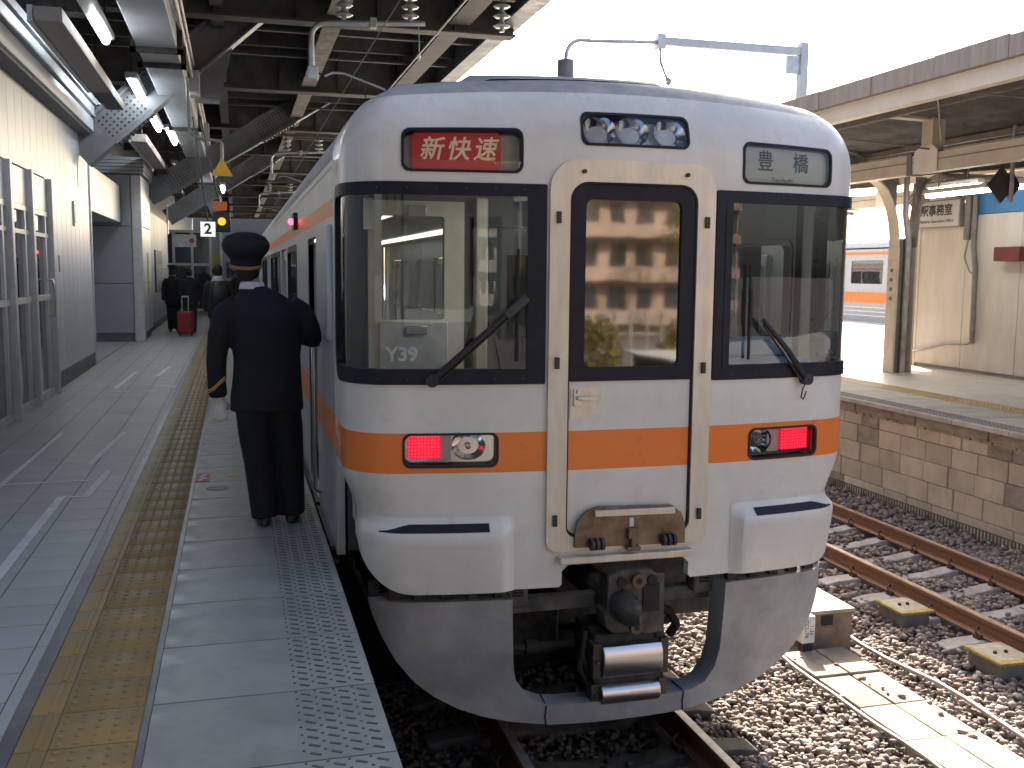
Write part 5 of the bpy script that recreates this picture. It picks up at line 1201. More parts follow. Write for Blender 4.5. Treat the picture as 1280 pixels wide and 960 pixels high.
mb = MB(); mb.tube([(TX, -25, 5.22), (TX, 14.37, 5.28), (TX, 30.5, 5.28), (TX, 80, 5.28)], 0.011, n=6); tag(mb.build('contact_wire', wire_m, None), 'bright overhead contact wire running above the train', 'wire')
mb = MB(); mb.tube([(TX-0.02, -25, 6.55), (TX-0.05, 8, 6.1), (TX-0.1, 14.37, 6.08), (TX-0.1, 80, 6.08)], 0.009, n=6); tag(mb.build('carrier_wire', mat('dark_wire', (0.08, 0.075, 0.07), 0.6), None), 'dark carrier wire above the contact wire', 'wire')
mb = MB(); mb.tube([(2.55, 14.37, 6.2), (2.56, 14.37, 5.9), (2.55, 14.37, 5.75)], 0.007, n=5); mb.ell((2.55, 14.37, 5.78), (0.03, 0.03, 0.05), 8, 6); tag(mb.build('hanging_weight', galv, None), 'small weight on a cord below the bracket pipe', 'weight')
# far end of the station under the deck
t = thing('end_building', (-2, 95, 0), 'dark station end wall far beyond the train', 'building')
mb = MB(); mb.box(-12, 6.5, 94, 97, -0.3, 8.5); mb.build('wall', mat('far_wall', (0.10, 0.10, 0.105), 0.8), t)
for k in range(5): mb = MB(); mb.box(-4+1.6*k, -3+1.6*k, 93.9, 94.0, 2.0, 3.4); mb.build('window', side_glass, t)


hood = thing('shade_hood', (-4, -6, 6.0), 'plain steel roof added unseen behind the photographer to shade the near floor', 'roof')  # unseen roof added to keep sky light off the near platform and track
mb = MB(); mb.box(-10, 3.5, -15, 2.6, 6.3, 6.45); mb.build('roof_sheet', deck_m, hood, smooth=0)
for y_ in (-14, -8, -2): mb = MB(); mb.box(-10, 3.5, y_-0.1, y_+0.1, 5.9, 6.29); mb.build('roof_beam', steel_brown, hood, smooth=0)
for y_ in (-14, -8, -2): mb = MB(); mb.box(-3.2, -2.9, y_-0.15, y_+0.15, 1.1, 5.9); mb.build('roof_post', steel_grey, hood, smooth=0)

# ================================================================== RIGHT PLATFORM CANOPY AND OFFICE
cream_steel = mat('cream_painted_steel', (0.62, 0.53, 0.40), 0.55, col2=(0.50, 0.42, 0.31), scale=3, rvar=0.1)
fascia_old = mat('weathered_fascia', (0.44, 0.39, 0.345), 0.85, col2=(0.30, 0.255, 0.22), scale=2, streak=(5, 5, 0.6))
under_roof = mat('roof_underside', (0.15, 0.135, 0.125), 0.8, var=0.2, scale=3)
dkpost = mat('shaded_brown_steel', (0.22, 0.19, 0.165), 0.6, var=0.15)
can = thing('platform_canopy', (10.9, 12, 1.1), 'cream steel platform canopy with weathered fascia on curved columns', 'canopy')
CY0, CY1 = 3.0, 19.8
yy = CY0
while yy < CY1:
    L = 1.15; mb = MB(); mb.box(7.60+random.uniform(-0.008, 0.008), 7.68, yy+0.006, yy+L-0.006, 4.985, 5.22+random.uniform(-0.012, 0.012)); mb.build('fascia_board', fascia_old, can, bevel=0.006); yy += L
mb = MB(); mb.box(7.66, 7.80, CY0, CY1, 4.78, 4.98); mb.build('eave_beam', mat('cream_eave', (0.80, 0.72, 0.58), 0.55, col2=(0.7, 0.62, 0.5), scale=3), can, smooth=0)
mb = MB(); mb.box(14.3, 14.44, CY0, CY1, 4.78, 5.2); mb.build('eave_beam', cream_steel, can, smooth=0)
# corrugated butterfly roof
def roofz(x): return 4.98-0.09*min(abs(x-7.7), abs(14.4-x)) if True else 0
for a, b in ((7.68, 11.05), (11.05, 14.42)):
    A = []; mb = MB(); ys = np.arange(CY0, CY1, 0.09); rows = []
    for i, y_ in enumerate(ys):
        dz = 0.018 if i % 2 else -0.018; rows.append([(a, y_, roofz(a)+dz+0.05), (b, y_, roofz(b)+dz+0.05)])
    n_ = len(rows); mb.add([p for r in rows for p in r], [(2*i, 2*i+1, 2*i+3, 2*i+2) for i in range(n_-1)]); mb.build('roof_sheet', under_roof, can, smooth=0)
for y_ in (8.0, 14.9, 19.6):
    for s in (-1, 1):
        mb = MB(); ibeam(mb, (11.05, y_, 4.55), (11.05+s*3.3, y_, 4.87), 0.20, 0.14); mb.build('rafter', dkpost, can, smooth=0)
    # column: cream flange, dark web, drain pipe and two curved arms
    mb = MB(); mb.box(10.84, 10.88, y_-0.13, y_+0.13, 1.1, 3.25); mb.box(11.20, 11.24, y_-0.13, y_+0.13, 1.1, 3.25); co_ = mb.build('column', cream_steel, can, bevel=0.004)
    mb = MB(); mb.box(10.88, 11.20, y_-0.02, y_+0.02, 1.1, 3.4); mb.build('column_web', dkpost, co_, smooth=0)
    mb = MB(); mb.tube([(11.06, y_-0.10, 1.1), (11.06, y_-0.10, 3.3), (11.04, y_-0.10, 3.5), (10.98, y_-0.10, 3.8), (10.97, y_-0.10, 4.5)], 0.05, n=12); mb.build('drain_pipe', pipe_m, co_, smooth=60)
    for s in (-1, 1):
        mb = MB(); rows = []
        for t in np.linspace(0, 1, 12):
            a = t*PI/2; x = 11.04+s*(0.18+(0.62 if s < 0 else 0.22)*(1-math.cos(a))); z = 3.25+1.15*math.sin(a)
            hw = 0.16
            rows.append((x, z, a))
        for q0, q1 in zip(rows[:-1], rows[1:]):
            mb.bar((q0[0], y_, q0[1]), (q1[0], y_, q1[1]), 0.24, 0.03)
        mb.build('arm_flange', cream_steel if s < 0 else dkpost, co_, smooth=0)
        mb = MB(); pts = [(x, y_-0.012, z) for x, z, a in rows]+[(11.04+s*1.7, y_-0.012, 4.5), (11.04, y_-0.012, 4.5), (11.04, y_-0.012, 3.25)]
        for i in range(len(rows)-1):
            mb.add([(rows[i][0], y_, rows[i][1]), (rows[i+1][0], y_, rows[i+1][1]), (rows[i+1][0], y_, 4.45), (rows[i][0], y_, 4.45)], [(0, 1, 2, 3)])
        mb.build('arm_web', dkpost, co_, smooth=0)
    mb = MB(); mb.box(10.835, 10.84, y_-0.12, y_+0.12, 2.2, 3.05); sn_ = mb.build('column_notice', mat('cream_notice', (0.58, 0.5, 0.38), 0.6), co_)
    mb = MB()
    for k in range(4): mb.box(10.832, 10.835, y_-0.04, y_+0.04, 2.35+0.16*k, 2.41+0.16*k)
    mb.build('notice_print', mat('notice_brown', (0.2, 0.12, 0.08), 0.6), sn_)
for x in (9.2, 12.9):
    mb = MB(); mb.box(x-0.09, x+0.09, CY0, CY1, 4.18, 4.43); bmx = mb.build('longitudinal_beam', cream_steel, can, smooth=0)
    mb = MB(); mb.box(x-0.095, x-0.089, CY0, CY1, 4.33, 4.345); mb.build('beam_seam', dkpost, bmx, smooth=0)
    for y_ in (4.9, 11.9, 18.0):
        mb = MB(); mb.box(x-0.10, x+0.10, y_-0.11, y_+0.11, 4.43, 4.93); mb.build('beam_post', cream_steel, can, smooth=0)
        mb = MB(); mb.prism([(x-0.097, y_-0.24, 4.17), (x-0.097, y_+0.24, 4.17), (x-0.097, y_+0.24, 4.46), (x-0.097, y_+0.12, 4.54), (x-0.097, y_-0.12, 4.54), (x-0.097, y_-0.24, 4.46)], (-0.012, 0, 0)); mb.build('joint_plate', mat('cream_eave', (0.6, 0.5, 0.4)), can, smooth=0)
        mb = MB(); mb.bar((x, y_, 4.90), (x-0.75 if x < 11 else x+0.75, y_, 4.92), 0.16, 0.08); mb.build('post_bracket', cream_steel, can, smooth=0)
    for y_ in np.arange(5.35, 20, 3.45): mb = MB(); mb.box(x-0.105, x+0.105, y_-0.05, y_+0.05, 4.16, 4.46); mb.build('beam_strap', steel_grey, can, smooth=0)
mb = MB()
for y_ in np.arange(3, 20, 3.5):
    mb.cyl((7.75, y_, 4.86), (9.2, y_+1.7, 4.45), 0.012, n=5); mb.cyl((7.8, y_+3.4, 4.86), (9.2, y_+1.7, 4.45), 0.012, n=5)
mb.cyl((8.3, CY0, 4.83), (8.3, CY1, 4.83), 0.012, n=5); mb.cyl((9.9, CY0, 4.6), (9.9, CY1, 4.6), 0.03, n=6); mb.cyl((10.3, CY0, 4.5), (10.3, CY1, 4.5), 0.025, n=6)
mb.build('tie_rod', dkpost, can, smooth=50)
for x in (8.4, 10.2, 11.9, 13.6): mb = MB(); mb.box(x-0.04, x+0.04, CY0, CY1, roofz(x)-0.06, roofz(x)+0.02); mb.build('purlin', dkpost, can, smooth=0)
def tube_light(x, y0, y1, z, label):
    t = thing('tube_light', (x, (y0+y1)/2, z), label, 'lamp', 'tube lights under the canopy')
    mb = MB(); mb.box(x-0.07, x+0.07, y0, y1, z+0.03, z+0.10); mb.build('lamp_body', mat('lamp_body_cream', (0.6, 0.56, 0.48), 0.5), t, bevel=0.01)
    mb = MB(); mb.cyl((x, y0+0.03, z), (x, y1-0.03, z), 0.032, n=10); mb.build('lamp_tube', lampm, t)
    mb = MB(); mb.cyl((x, y0+0.3, z+0.1), (x, y0+0.3, roofz(x)+0.03), 0.012); mb.cyl((x, y1-0.3, z+0.1), (x, y1-0.3, roofz(x)+0.03), 0.012); mb.build('lamp_hanger', dkpost, t)
tube_light(10.55, 11.2, 13.75, 4.02, 'long lit tube light in front of the blue office band')
tube_light(10.95, 13.0, 14.2, 4.16, 'short lit tube light behind the canopy beam')
tube_light(11.6, 17.3, 19.6, 3.90, 'lit tube light beyond the curved canopy column')
# diamond sign on a rod
t = thing('diamond_sign', (9.9, 11.2, 4.0), 'black diamond sign on a rod under the canopy beam', 'sign')
mb = MB(); dcx, dcy, dcz = 9.9, 11.25, 3.98
mb.prism([(dcx-0.10, dcy, dcz-0.24), (dcx+0.07, dcy-0.06, dcz), (dcx-0.10, dcy, dcz+0.24), (dcx-0.27, dcy+0.06, dcz)], (0, 0.03, 0)); mb.prism([(dcx+0.05, dcy, dcz-0.2), (dcx+0.20, dcy, dcz), (dcx+0.05, dcy, dcz+0.2), (dcx-0.08, dcy, dcz)], (0, 0.03, 0)); mb.build('sign_plate', black_mat, t)
mb = MB(); mb.cyl((dcx, dcy-0.06, 3.75), (dcx, dcy-0.06, 4.75), 0.028); mb.build('sign_rod', pipe_m, t)
# cables bundled above the office
mb = MB()
for k in range(6):
    y0_ = 15.6+0.1*k; mb.tube([(11.9, y0_, 4.05), (11.8, y0_-0.6, 4.28+0.03*k), (11.7, y0_-1.2, 4.36+0.03*k), (11.9, y0_-2.2, 4.30+0.02*k), (12.3, y0_-2.6, 4.16)], 0.022, n=6)
tag(mb.build('cable_bundle', mat('cable_brown', (0.16, 0.13, 0.11), 0.6), None, smooth=60), 'bundle of brown cables looping above the platform office', 'cables')
# platform office
OX = 12.27
off = thing('platform_office', (OX+1.3, 10, 1.1), 'beige panelled platform office with blue band along its top', 'office')
wallp = mat('office_panel', (0.58, 0.52, 0.44), 0.6, col2=(0.48, 0.42, 0.345), scale=1.6, rvar=0.1, streak=(2.5, 2.5, 0.6), obvar=0.05)
mb = MB(); mb.box(OX+0.06, OX+2.2, 2.0, 16.10, 1.1, 4.05); mb.build('office_core', wallp, off, smooth=0)
y_ = 16.12
for k in range(11):
    w_ = 1.28; top = 3.64 if k < 1 else 3.82
    mb = MB(); mb.box(OX, OX+0.058, y_-w_+0.008, y_, 1.16, top); mb.build('office_panel', wallp, off, bevel=0.008); y_ -= w_
mb = MB(); mb.box(OX+0.01, OX+0.055, 2.0, 14.9, 3.83, 4.18); mb.build('blue_band', mat('blue_band', (0.06, 0.20, 0.38), 0.5, var=0.1), off, smooth=0)
mb = MB(); mb.box(OX-0.01, OX+0.05, 16.06, 16.14, 1.1, 3.65); mb.build('corner_trim', cream_steel, off, bevel=0.005)
mb = MB(); mb.box(OX+0.02, OX+0.055, 2.0, 16.1, 1.09, 1.16); mb.build('base_trim', dkpost, off, smooth=0)
mb = MB(); mb.box(OX-0.28, OX-0.0, 13.30, 13.86, 3.02, 3.25); rb = mb.build('red_box', mat('dark_red', (0.14, 0.022, 0.02), 0.5), off, bevel=0.01)
mb = MB(); mb.tube([(OX-0.06, 14.60, 4.15), (OX-0.06, 14.60, 3.3), (OX-0.06, 14.52, 2.9), (OX-0.06, 14.5, 1.62)], 0.045, n=8); mb.tube([(OX-0.05, 14.78, 4.15), (OX-0.05, 14.78, 3.4)], 0.06, n=8); mb.build('wall_pipe', dkpost, off, smooth=60)
mb = MB(); mb.tube([(OX-0.04, 14.76, 3.4), (OX-0.05, 14.82, 3.1), (OX-0.04, 14.68, 2.85), (OX-0.04, 14.6, 2.82)], 0.015, n=6); mb.tube([(OX-0.05, 14.5, 1.64), (OX-0.06, 14.65, 1.60), (OX-0.05, 15.2, 1.56), (OX-0.05, 15.8, 1.42), (OX-0.05, 16.2, 1.34)], 0.022, n=6); mb.build('wall_cable', mat('grey_cable', (0.28, 0.26, 0.24), 0.6), off, smooth=60)
t = thing('office_sign', (OX-0.1, 15.5, 3.62), 'grey office sign with black Japanese lettering above English line', 'sign')
mb = MB(); mb.box(OX-0.12, OX-0.03, 14.90, 16.10, 3.63, 4.12); mb.build('sign_case', dkpost, t, bevel=0.008)
mb = MB(); mb.box(OX-0.135, OX-0.121, 14.92, 16.08, 3.65, 4.10); sf = mb.build('sign_face', mat('sign_face_grey', (0.52, 0.49, 0.44), 0.5, var=0.03), t)
place_text('lettering', '駅事務室', 0.21, (OX-0.137, 15.5, 3.925), (0, -1, 0), (0, 0, 1), print_black, sf, extrude=0.001, bold=0.006)
place_text('lettering', 'Platform Operation Office', 0.085, (OX-0.137, 15.5, 3.745), (0, -1, 0), (0, 0, 1), print_black, sf, extrude=0.001)
mb = MB(); mb.box(OX-0.02, OX+0.02, 14.95, 15.02, 4.1, 4.7); mb.box(OX-0.02, OX+0.02, 16.18, 16.26, 3.6, 4.5); mb.box(OX+0.1, OX+0.2, 16.14, 16.5, 1.1, 4.5); mb.build('sign_post', dkpost, t, smooth=0)

# second train on the far side of the right platform
t2 = thing('background_train', (24.0, 40, 0), 'silver train with orange stripes standing beyond the right platform', 'train')
BX = 22.0
def FB(y, v, off=0): return (BX-off, y, v)
wins2 = [(y_, y_+1.9) for y_ in np.arange(14.3, 62, 2.35)]
bright = mat('background_train_white', (0.42, 0.42, 0.41), 0.4, var=0.04)
sw = sheet(FB, [(12, 1.05), (64, 1.05), (64, 3.75), (12, 3.75)], [rr(a, b, 2.46, 3.30, 0.06, 3) for a, b in wins2], grid=3, off=0, thick=0.06, step=3).build('side_wall', bright, t2, smooth=0)
for a, b in wins2: sheet(FB, rr(a, b, 2.46, 3.30, 0.06, 3), grid=3, off=-0.02, thick=0, step=3).build('side_window', side_glass, t2)
for z0, z1 in ((1.78, 2.16), (3.50, 3.60)): mb = MB(); mb.box(BX-0.006, BX+0.0, 12, 64, z0, z1); mb.build('orange_band', orange_paint, t2, smooth=0)
for z0 in (1.3, 1.45, 1.6): mb = MB(); mb.box(BX-0.02, BX, 12, 64, z0, z0+0.03); mb.build('side_rib', steel, t2, smooth=0)
mb = MB(); ring = [(BX, 3.7)]+[(BX+0.4*(1-math.cos(a)), 3.75+0.4*math.sin(a)) for a in np.linspace(0, PI/2, 6)]+[(BX+2.5, 4.15), (BX+2.9, 3.75)]
A = [(x, 12, z) for x, z in ring]; B = [(x, 64, z) for x, z in ring]; n_ = len(A); mb.add(A+B, [(i, i+1, n_+i+1, n_+i) for i in range(n_-1)]); mb.build('roof', bright, t2, smooth=40)
mb = MB(); mb.box(BX+0.1, BX+2.7, 12, 64, 0.3, 1.05); mb.build('underframe', dark_steel, t2, smooth=0)
mb = MB(); mb.box(BX+1.4, BX+1.5, 12, 64, 1.05, 3.7); mb.build('inner_wall', mat('saloon_grey', (0.3, 0.32, 0.3), 0.7), t2, smooth=0)
# gantry seen over the roof
t = thing('catenary_gantry', (9.62, 16, -0.3), 'grey steel catenary gantry with bent pipe end against the white sky', 'gantry')
mb = MB(); mb.box(9.55, 9.69, 15.93, 16.07, -0.3, 6.78); mb.build('gantry_post', steel_light, t, smooth=0)
mb = MB(); mb.box(6.95, 9.56, 15.95, 16.05, 6.57, 6.70); mb.build('gantry_arm', steel_light, t, smooth=0)
mb = MB(); mb.tube([(7.0, 16, 6.62), (5.75, 16, 6.56)]+[(5.55-0.27*math.sin(a), 16, 6.29+0.27*math.cos(a)) for a in np.linspace(0, PI/2*0.85, 7)]+[(5.26, 16, 6.15)], 0.035, n=10); mb.build('gantry_pipe', galv, t, smooth=60)
mb = MB(); mb.cyl((5.27, 16, 5.45), (5.27, 16, 6.22), 0.145, 0.135, n=20); mb.build('pipe_sleeve', mat('sleeve_grey', (0.17, 0.175, 0.19), 0.5), t, smooth=40)
mb = MB(); mb.box(6.86, 7.0, 15.92, 16.08, 6.5, 6.74); mb.build('gantry_clamp', galv, t, smooth=0); mb = MB(); mb.box(9.30, 9.56, 15.97, 16.03, 6.25, 6.55); mb.build('corner_bracket', galv, t, smooth=0)
mb = MB(); mb.tube([(6.93, 16, 6.5), (6.94, 16, 6.3), (7.03, 16, 6.1), (7.08, 16, 6.0)], [0.02, 0.025, 0.02, 0.03], n=8); mb.cyl((7.06, 16, 6.0), (7.13, 16, 5.97), 0.06); mb.build('hanging_insulator', insul, t, smooth=50)

# ================================================================== PEOPLE
navy = mat('navy_uniform', (0.008, 0.009, 0.017), 0.8, var=0.15, scale=20, bump=0.5, bscale=9)
navy2 = mat('navy_trousers', (0.007, 0.008, 0.015), 0.8, var=0.15, scale=20, bump=0.5, bscale=9)
skin = mat('skin', (0.42, 0.25, 0.18), 0.55, var=0.05)
hair = mat('dark_hair', (0.012, 0.010, 0.010), 0.6)
white_cloth = mat('white_cloth', (0.75, 0.75, 0.78), 0.8)
gold = mat('gold_braid', (0.50, 0.33, 0.08), 0.5)
leather = mat('black_leather', (0.015, 0.014, 0.014), 0.35)
def ring_xy(cx, cy, z, rx, ry, n=24): return [(cx+rx*math.cos(2*PI*i/n), cy+ry*math.sin(2*PI*i/n), z) for i in range(n)]
def torso(mb, secs, n=24): mb.loft([ring_xy(cx, cy, z, rx, ry, n) for (cx, cy, z, rx, ry) in secs])
def blend(ob, vox, it=6):
    r = ob.modifiers.new('remesh', 'REMESH'); r.mode = 'VOXEL'; r.voxel_size = vox; r.use_smooth_shade = True
    s = ob.modifiers.new('smooth', 'SMOOTH'); s.factor = 0.5; s.iterations = it
def conductor(px, py, pz, label):
    t = thing('person', (px, py, pz), label, 'person')
    def B(mb): mb.v = [(p[0]+px, p[1]+py, p[2]+pz) for p in mb.v]; return mb
    # body: head, neck, trunk, arms, legs as one continuous surface, mostly inside the clothes
    b = MB()
    torso(b, [(0.05, 0, 0.80, 0.15, 0.10), (0.05, 0, 1.1, 0.15, 0.09), (0.04, 0, 1.40, 0.17, 0.09), (0.0, 0, 1.52, 0.08, 0.07), (-0.045, 0, 1.60, 0.055, 0.06), (-0.065, 0.01, 1.68, 0.07, 0.085), (-0.07, 0.015, 1.76, 0.078, 0.095), (-0.07, 0.015, 1.82, 0.06, 0.07)])
    b.limb([(-0.02, 0, 0.86, 0.08, 0.08), (0.0, 0, 0.45, 0.05, 0.05), (0.015, -0.01, 0.06, 0.04, 0.045)]); b.limb([(0.13, 0.02, 0.86, 0.08, 0.08), (0.175, 0.05, 0.45, 0.05, 0.05), (0.195, 0.05, 0.06, 0.04, 0.045)])
    b.limb([(-0.15, 0, 1.40, 0.05, 0.05), (-0.245, 0, 1.2, 0.04, 0.04), (-0.262, 0.02, 0.86, 0.03, 0.035)]); b.limb([(0.22, 0, 1.40, 0.05, 0.05), (0.325, 0.02, 1.24, 0.045, 0.045), (0.24, 0.26, 1.27, 0.035, 0.035)])
    for s in (-1, 1): b.ell((-0.07+s*0.08, 0.02, 1.70), (0.012, 0.022, 0.035), 8, 6)
    b.limb([(-0.075, 0.10, 1.72, 0.012, 0.01), (-0.078, 0.125, 1.695, 0.016, 0.012), (-0.076, 0.11, 1.68, 0.01, 0.01)], 6)
    bo_ = B(b).build('body', skin, t, smooth=60); blend(bo_, 0.016, 3)
    h = MB(); h.loft([ring_xy(-0.062, -0.002, z, r, r2) for z, r, r2 in ((1.605, 0.058, 0.062), (1.65, 0.074, 0.085), (1.70, 0.082, 0.095), (1.76, 0.083, 0.098), (1.80, 0.07, 0.08))]); B(h).build('hair', hair, t, smooth=60)
    j = MB()
    torso(j, [(0.045, 0, 0.765, 0.238, 0.150), (0.045, 0, 0.85, 0.232, 0.150), (0.05, 0, 1.00, 0.218, 0.142), (0.05, 0, 1.12, 0.214, 0.138), (0.05, 0, 1.28, 0.232, 0.142), (0.045, -0.005, 1.39, 0.240, 0.138), (0.035, -0.005, 1.46, 0.205, 0.115), (0.01, 0, 1.525, 0.135, 0.095), (-0.03, 0, 1.575, 0.078, 0.078)])
    j.limb([(-0.13, 0, 1.455, 0.07, 0.08), (-0.205, 0, 1.40, 0.078, 0.085), (-0.250, 0.0, 1.25, 0.072, 0.078), (-0.268, 0.01, 1.08, 0.066, 0.072), (-0.268, 0.025, 0.95, 0.060, 0.064), (-0.262, 0.035, 0.855, 0.062, 0.064)])
    j.limb([(0.20, 0, 1.455, 0.07, 0.08), (0.275, 0, 1.40, 0.078, 0.085), (0.325, 0.01, 1.30, 0.072, 0.08), (0.345, 0.05, 1.235, 0.070, 0.075), (0.31, 0.15, 1.235, 0.062, 0.065), (0.255, 0.26, 1.26, 0.058, 0.06)])
    jk = B(j).build('jacket', navy, t, smooth=60); blend(jk, 0.013, 8)
    tr_ = MB()
    tr_.limb([(0.0, 0, 0.86, 0.16, 0.13), (-0.035, 0, 0.76, 0.125, 0.135), (-0.03, 0.0, 0.60, 0.112, 0.12), (-0.012, 0.0, 0.42, 0.098, 0.105), (0.005, -0.005, 0.22, 0.093, 0.10), (0.018, -0.01, 0.055, 0.088, 0.105)])
    tr_.limb([(0.10, 0.01, 0.86, 0.16, 0.13), (0.145, 0.015, 0.76, 0.125, 0.135), (0.165, 0.03, 0.60, 0.112, 0.12), (0.18, 0.045, 0.42, 0.100, 0.105), (0.188, 0.05, 0.22, 0.094, 0.10), (0.195, 0.05, 0.055, 0.088, 0.105)])
    tt = B(tr_).build('trousers', navy2, t, smooth=60); blend(tt, 0.013, 6)
    for fx, fy, ang_ in ((0.01, 0.03, 0.12), (0.20, 0.09, -0.10)):
        s = MB(); rings = []
        for yy, w, hgt in ((-0.10, 0.030, 0.055), (-0.085, 0.042, 0.075), (-0.02, 0.046, 0.085), (0.06, 0.050, 0.07), (0.13, 0.048, 0.05), (0.175, 0.030, 0.035)):
            c, s_ = math.cos(ang_), math.sin(ang_)
            rings.append([(fx+(w*math.cos(2*PI*i/12))*c-yy*s_, fy+yy*c+(w*math.cos(2*PI*i/12))*s_, max(0.001, hgt/2+hgt/2*math.sin(2*PI*i/12))) for i in range(12)])
        s.loft(rings); B(s).build('shoe', leather, t, smooth=60)
    c = MB(); cx, cyy = -0.07, 0.0
    def tilt(z, dx, dy): return z-0.10*(dy)*-1
    prof = [(1.700, 0.098, 0.112), (1.745, 0.100, 0.115), (1.765, 0.115, 0.128), (1.800, 0.142, 0.150), (1.825, 0.150, 0.158), (1.85, 0.148, 0.156), (1.885, 0.124, 0.132), (1.908, 0.07, 0.08)]
    c.loft([[(cx+rx*math.cos(2*PI*i/28), cyy+ry*math.sin(2*PI*i/28), z+0.16*ry*math.sin(2*PI*i/28)) for i in range(28)] for z, rx, ry in prof]); cp_ = B(c).build('cap', navy, t, smooth=60)
    c = MB(); c.loft([[(cx+rx*math.cos(2*PI*i/28), cyy+ry*math.sin(2*PI*i/28), z+0.16*ry*math.sin(2*PI*i/28)) for i in range(28)] for z, rx, ry in ((1.692, 0.100, 0.114), (1.694, 0.1025, 0.117), (1.712, 0.1025, 0.117), (1.714, 0.100, 0.114))], cap=False); B(c).build('cap_braid', mat('dull_gold', (0.36, 0.19, 0.06), 0.6), cp_, smooth=60)
    c = MB(); c.loft([[(cx+rx*math.cos(a), cyy+ry*math.sin(a), z) for a in np.linspace(0.35, PI-0.35, 14)] + [(cx+(rx-0.03)*math.cos(a), cyy+(ry-0.05)*math.sin(a), z+0.01) for a in np.linspace(PI-0.35, 0.35, 14)] for z, rx, ry in ((1.705, 0.10, 0.17), (1.712, 0.10, 0.165))]); B(c).build('cap_peak', leather, cp_, smooth=60)
    c = MB(); c.loft([ring_xy(-0.036, 0.0, z, r, r) for z, r in ((1.555, 0.083), (1.598, 0.073), (1.600, 0.069), (1.56, 0.07))], cap=False); B(c).build('shirt_collar', white_cloth, t, smooth=60)
    g_ = MB(); g_.limb([(-0.262, 0.038, 0.880, 0.046, 0.050), (-0.262, 0.04, 0.845, 0.040, 0.042), (-0.260, 0.042, 0.805, 0.050, 0.030), (-0.257, 0.042, 0.765, 0.049, 0.027), (-0.255, 0.045, 0.745, 0.044, 0.022)], 14)
    for k, (dx, L) in enumerate(((-0.037, 0.058), (-0.013, 0.068), (0.011, 0.065), (0.034, 0.052))):
        x = -0.255+dx; g_.limb([(x, 0.043, 0.755, 0.0125, 0.012), (x+0.002, 0.042, 0.755-L*0.55, 0.012, 0.012), (x+0.004, 0.062, 0.755-L*0.95, 0.0115, 0.0115), (x+0.005, 0.085, 0.755-L*0.75, 0.010, 0.010)], 8)
    g_.limb([(-0.222, 0.045, 0.825, 0.014, 0.014), (-0.200, 0.060, 0.795, 0.013, 0.013), (-0.200, 0.078, 0.760, 0.011, 0.011)], 8)
    gg = B(g_).build('glove', white_cloth, t, smooth=60); blend(gg, 0.006, 2)
    g2 = MB(); g2.limb([(0.26, 0.25, 1.26, 0.042, 0.042), (0.235, 0.30, 1.27, 0.024, 0.045), (0.215, 0.35, 1.28, 0.022, 0.044)], 12)
    for k in range(4): g2.limb([(0.215+0.0, 0.345, 1.315-0.022*k, 0.010, 0.010), (0.185, 0.39, 1.318-0.022*k, 0.010, 0.010), (0.15, 0.395-0.006*k, 1.318-0.022*k, 0.009, 0.009), (0.135, 0.37, 1.318-0.022*k, 0.008, 0.008)], 8)
    g2.limb([(0.235, 0.30, 1.31, 0.013, 0.013), (0.205, 0.325, 1.335, 0.012, 0.012), (0.17, 0.345, 1.335, 0.010, 0.010)], 8)
    gg = B(g2).build('glove', white_cloth, t, smooth=60); blend(gg, 0.006, 2)
    w_ = MB(); w_.cyl((0.12, 0.36, 1.30), (0.17, 0.37, 1.31), 0.022, n=10); B(w_).build('held_microphone', black_mat, t)
    # gold chevron on the left cuff
    c = MB(); c.tube([(-0.333, 0.02, 0.905), (-0.315, -0.028, 0.905), (-0.285, -0.042, 0.925), (-0.245, -0.042, 0.965), (-0.215, -0.02, 0.99)], 0.006, n=6); c.tube([(-0.333, 0.02, 0.892), (-0.315, -0.030, 0.892), (-0.285, -0.042, 0.910), (-0.245, -0.043, 0.95), (-0.213, -0.02, 0.975)], 0.004, n=6); B(c).build('cuff_braid', gold, t, smooth=60)
    c = MB(); c.bar((-0.325, 0.03, 1.27), (-0.325, 0.03, 1.31), 0.03, 0.012); B(c).build('arm_badge', gold, t)
    return t
conductor(0.135, 6.68, 1.10, 'person in dark navy uniform and peaked cap standing at the train door')
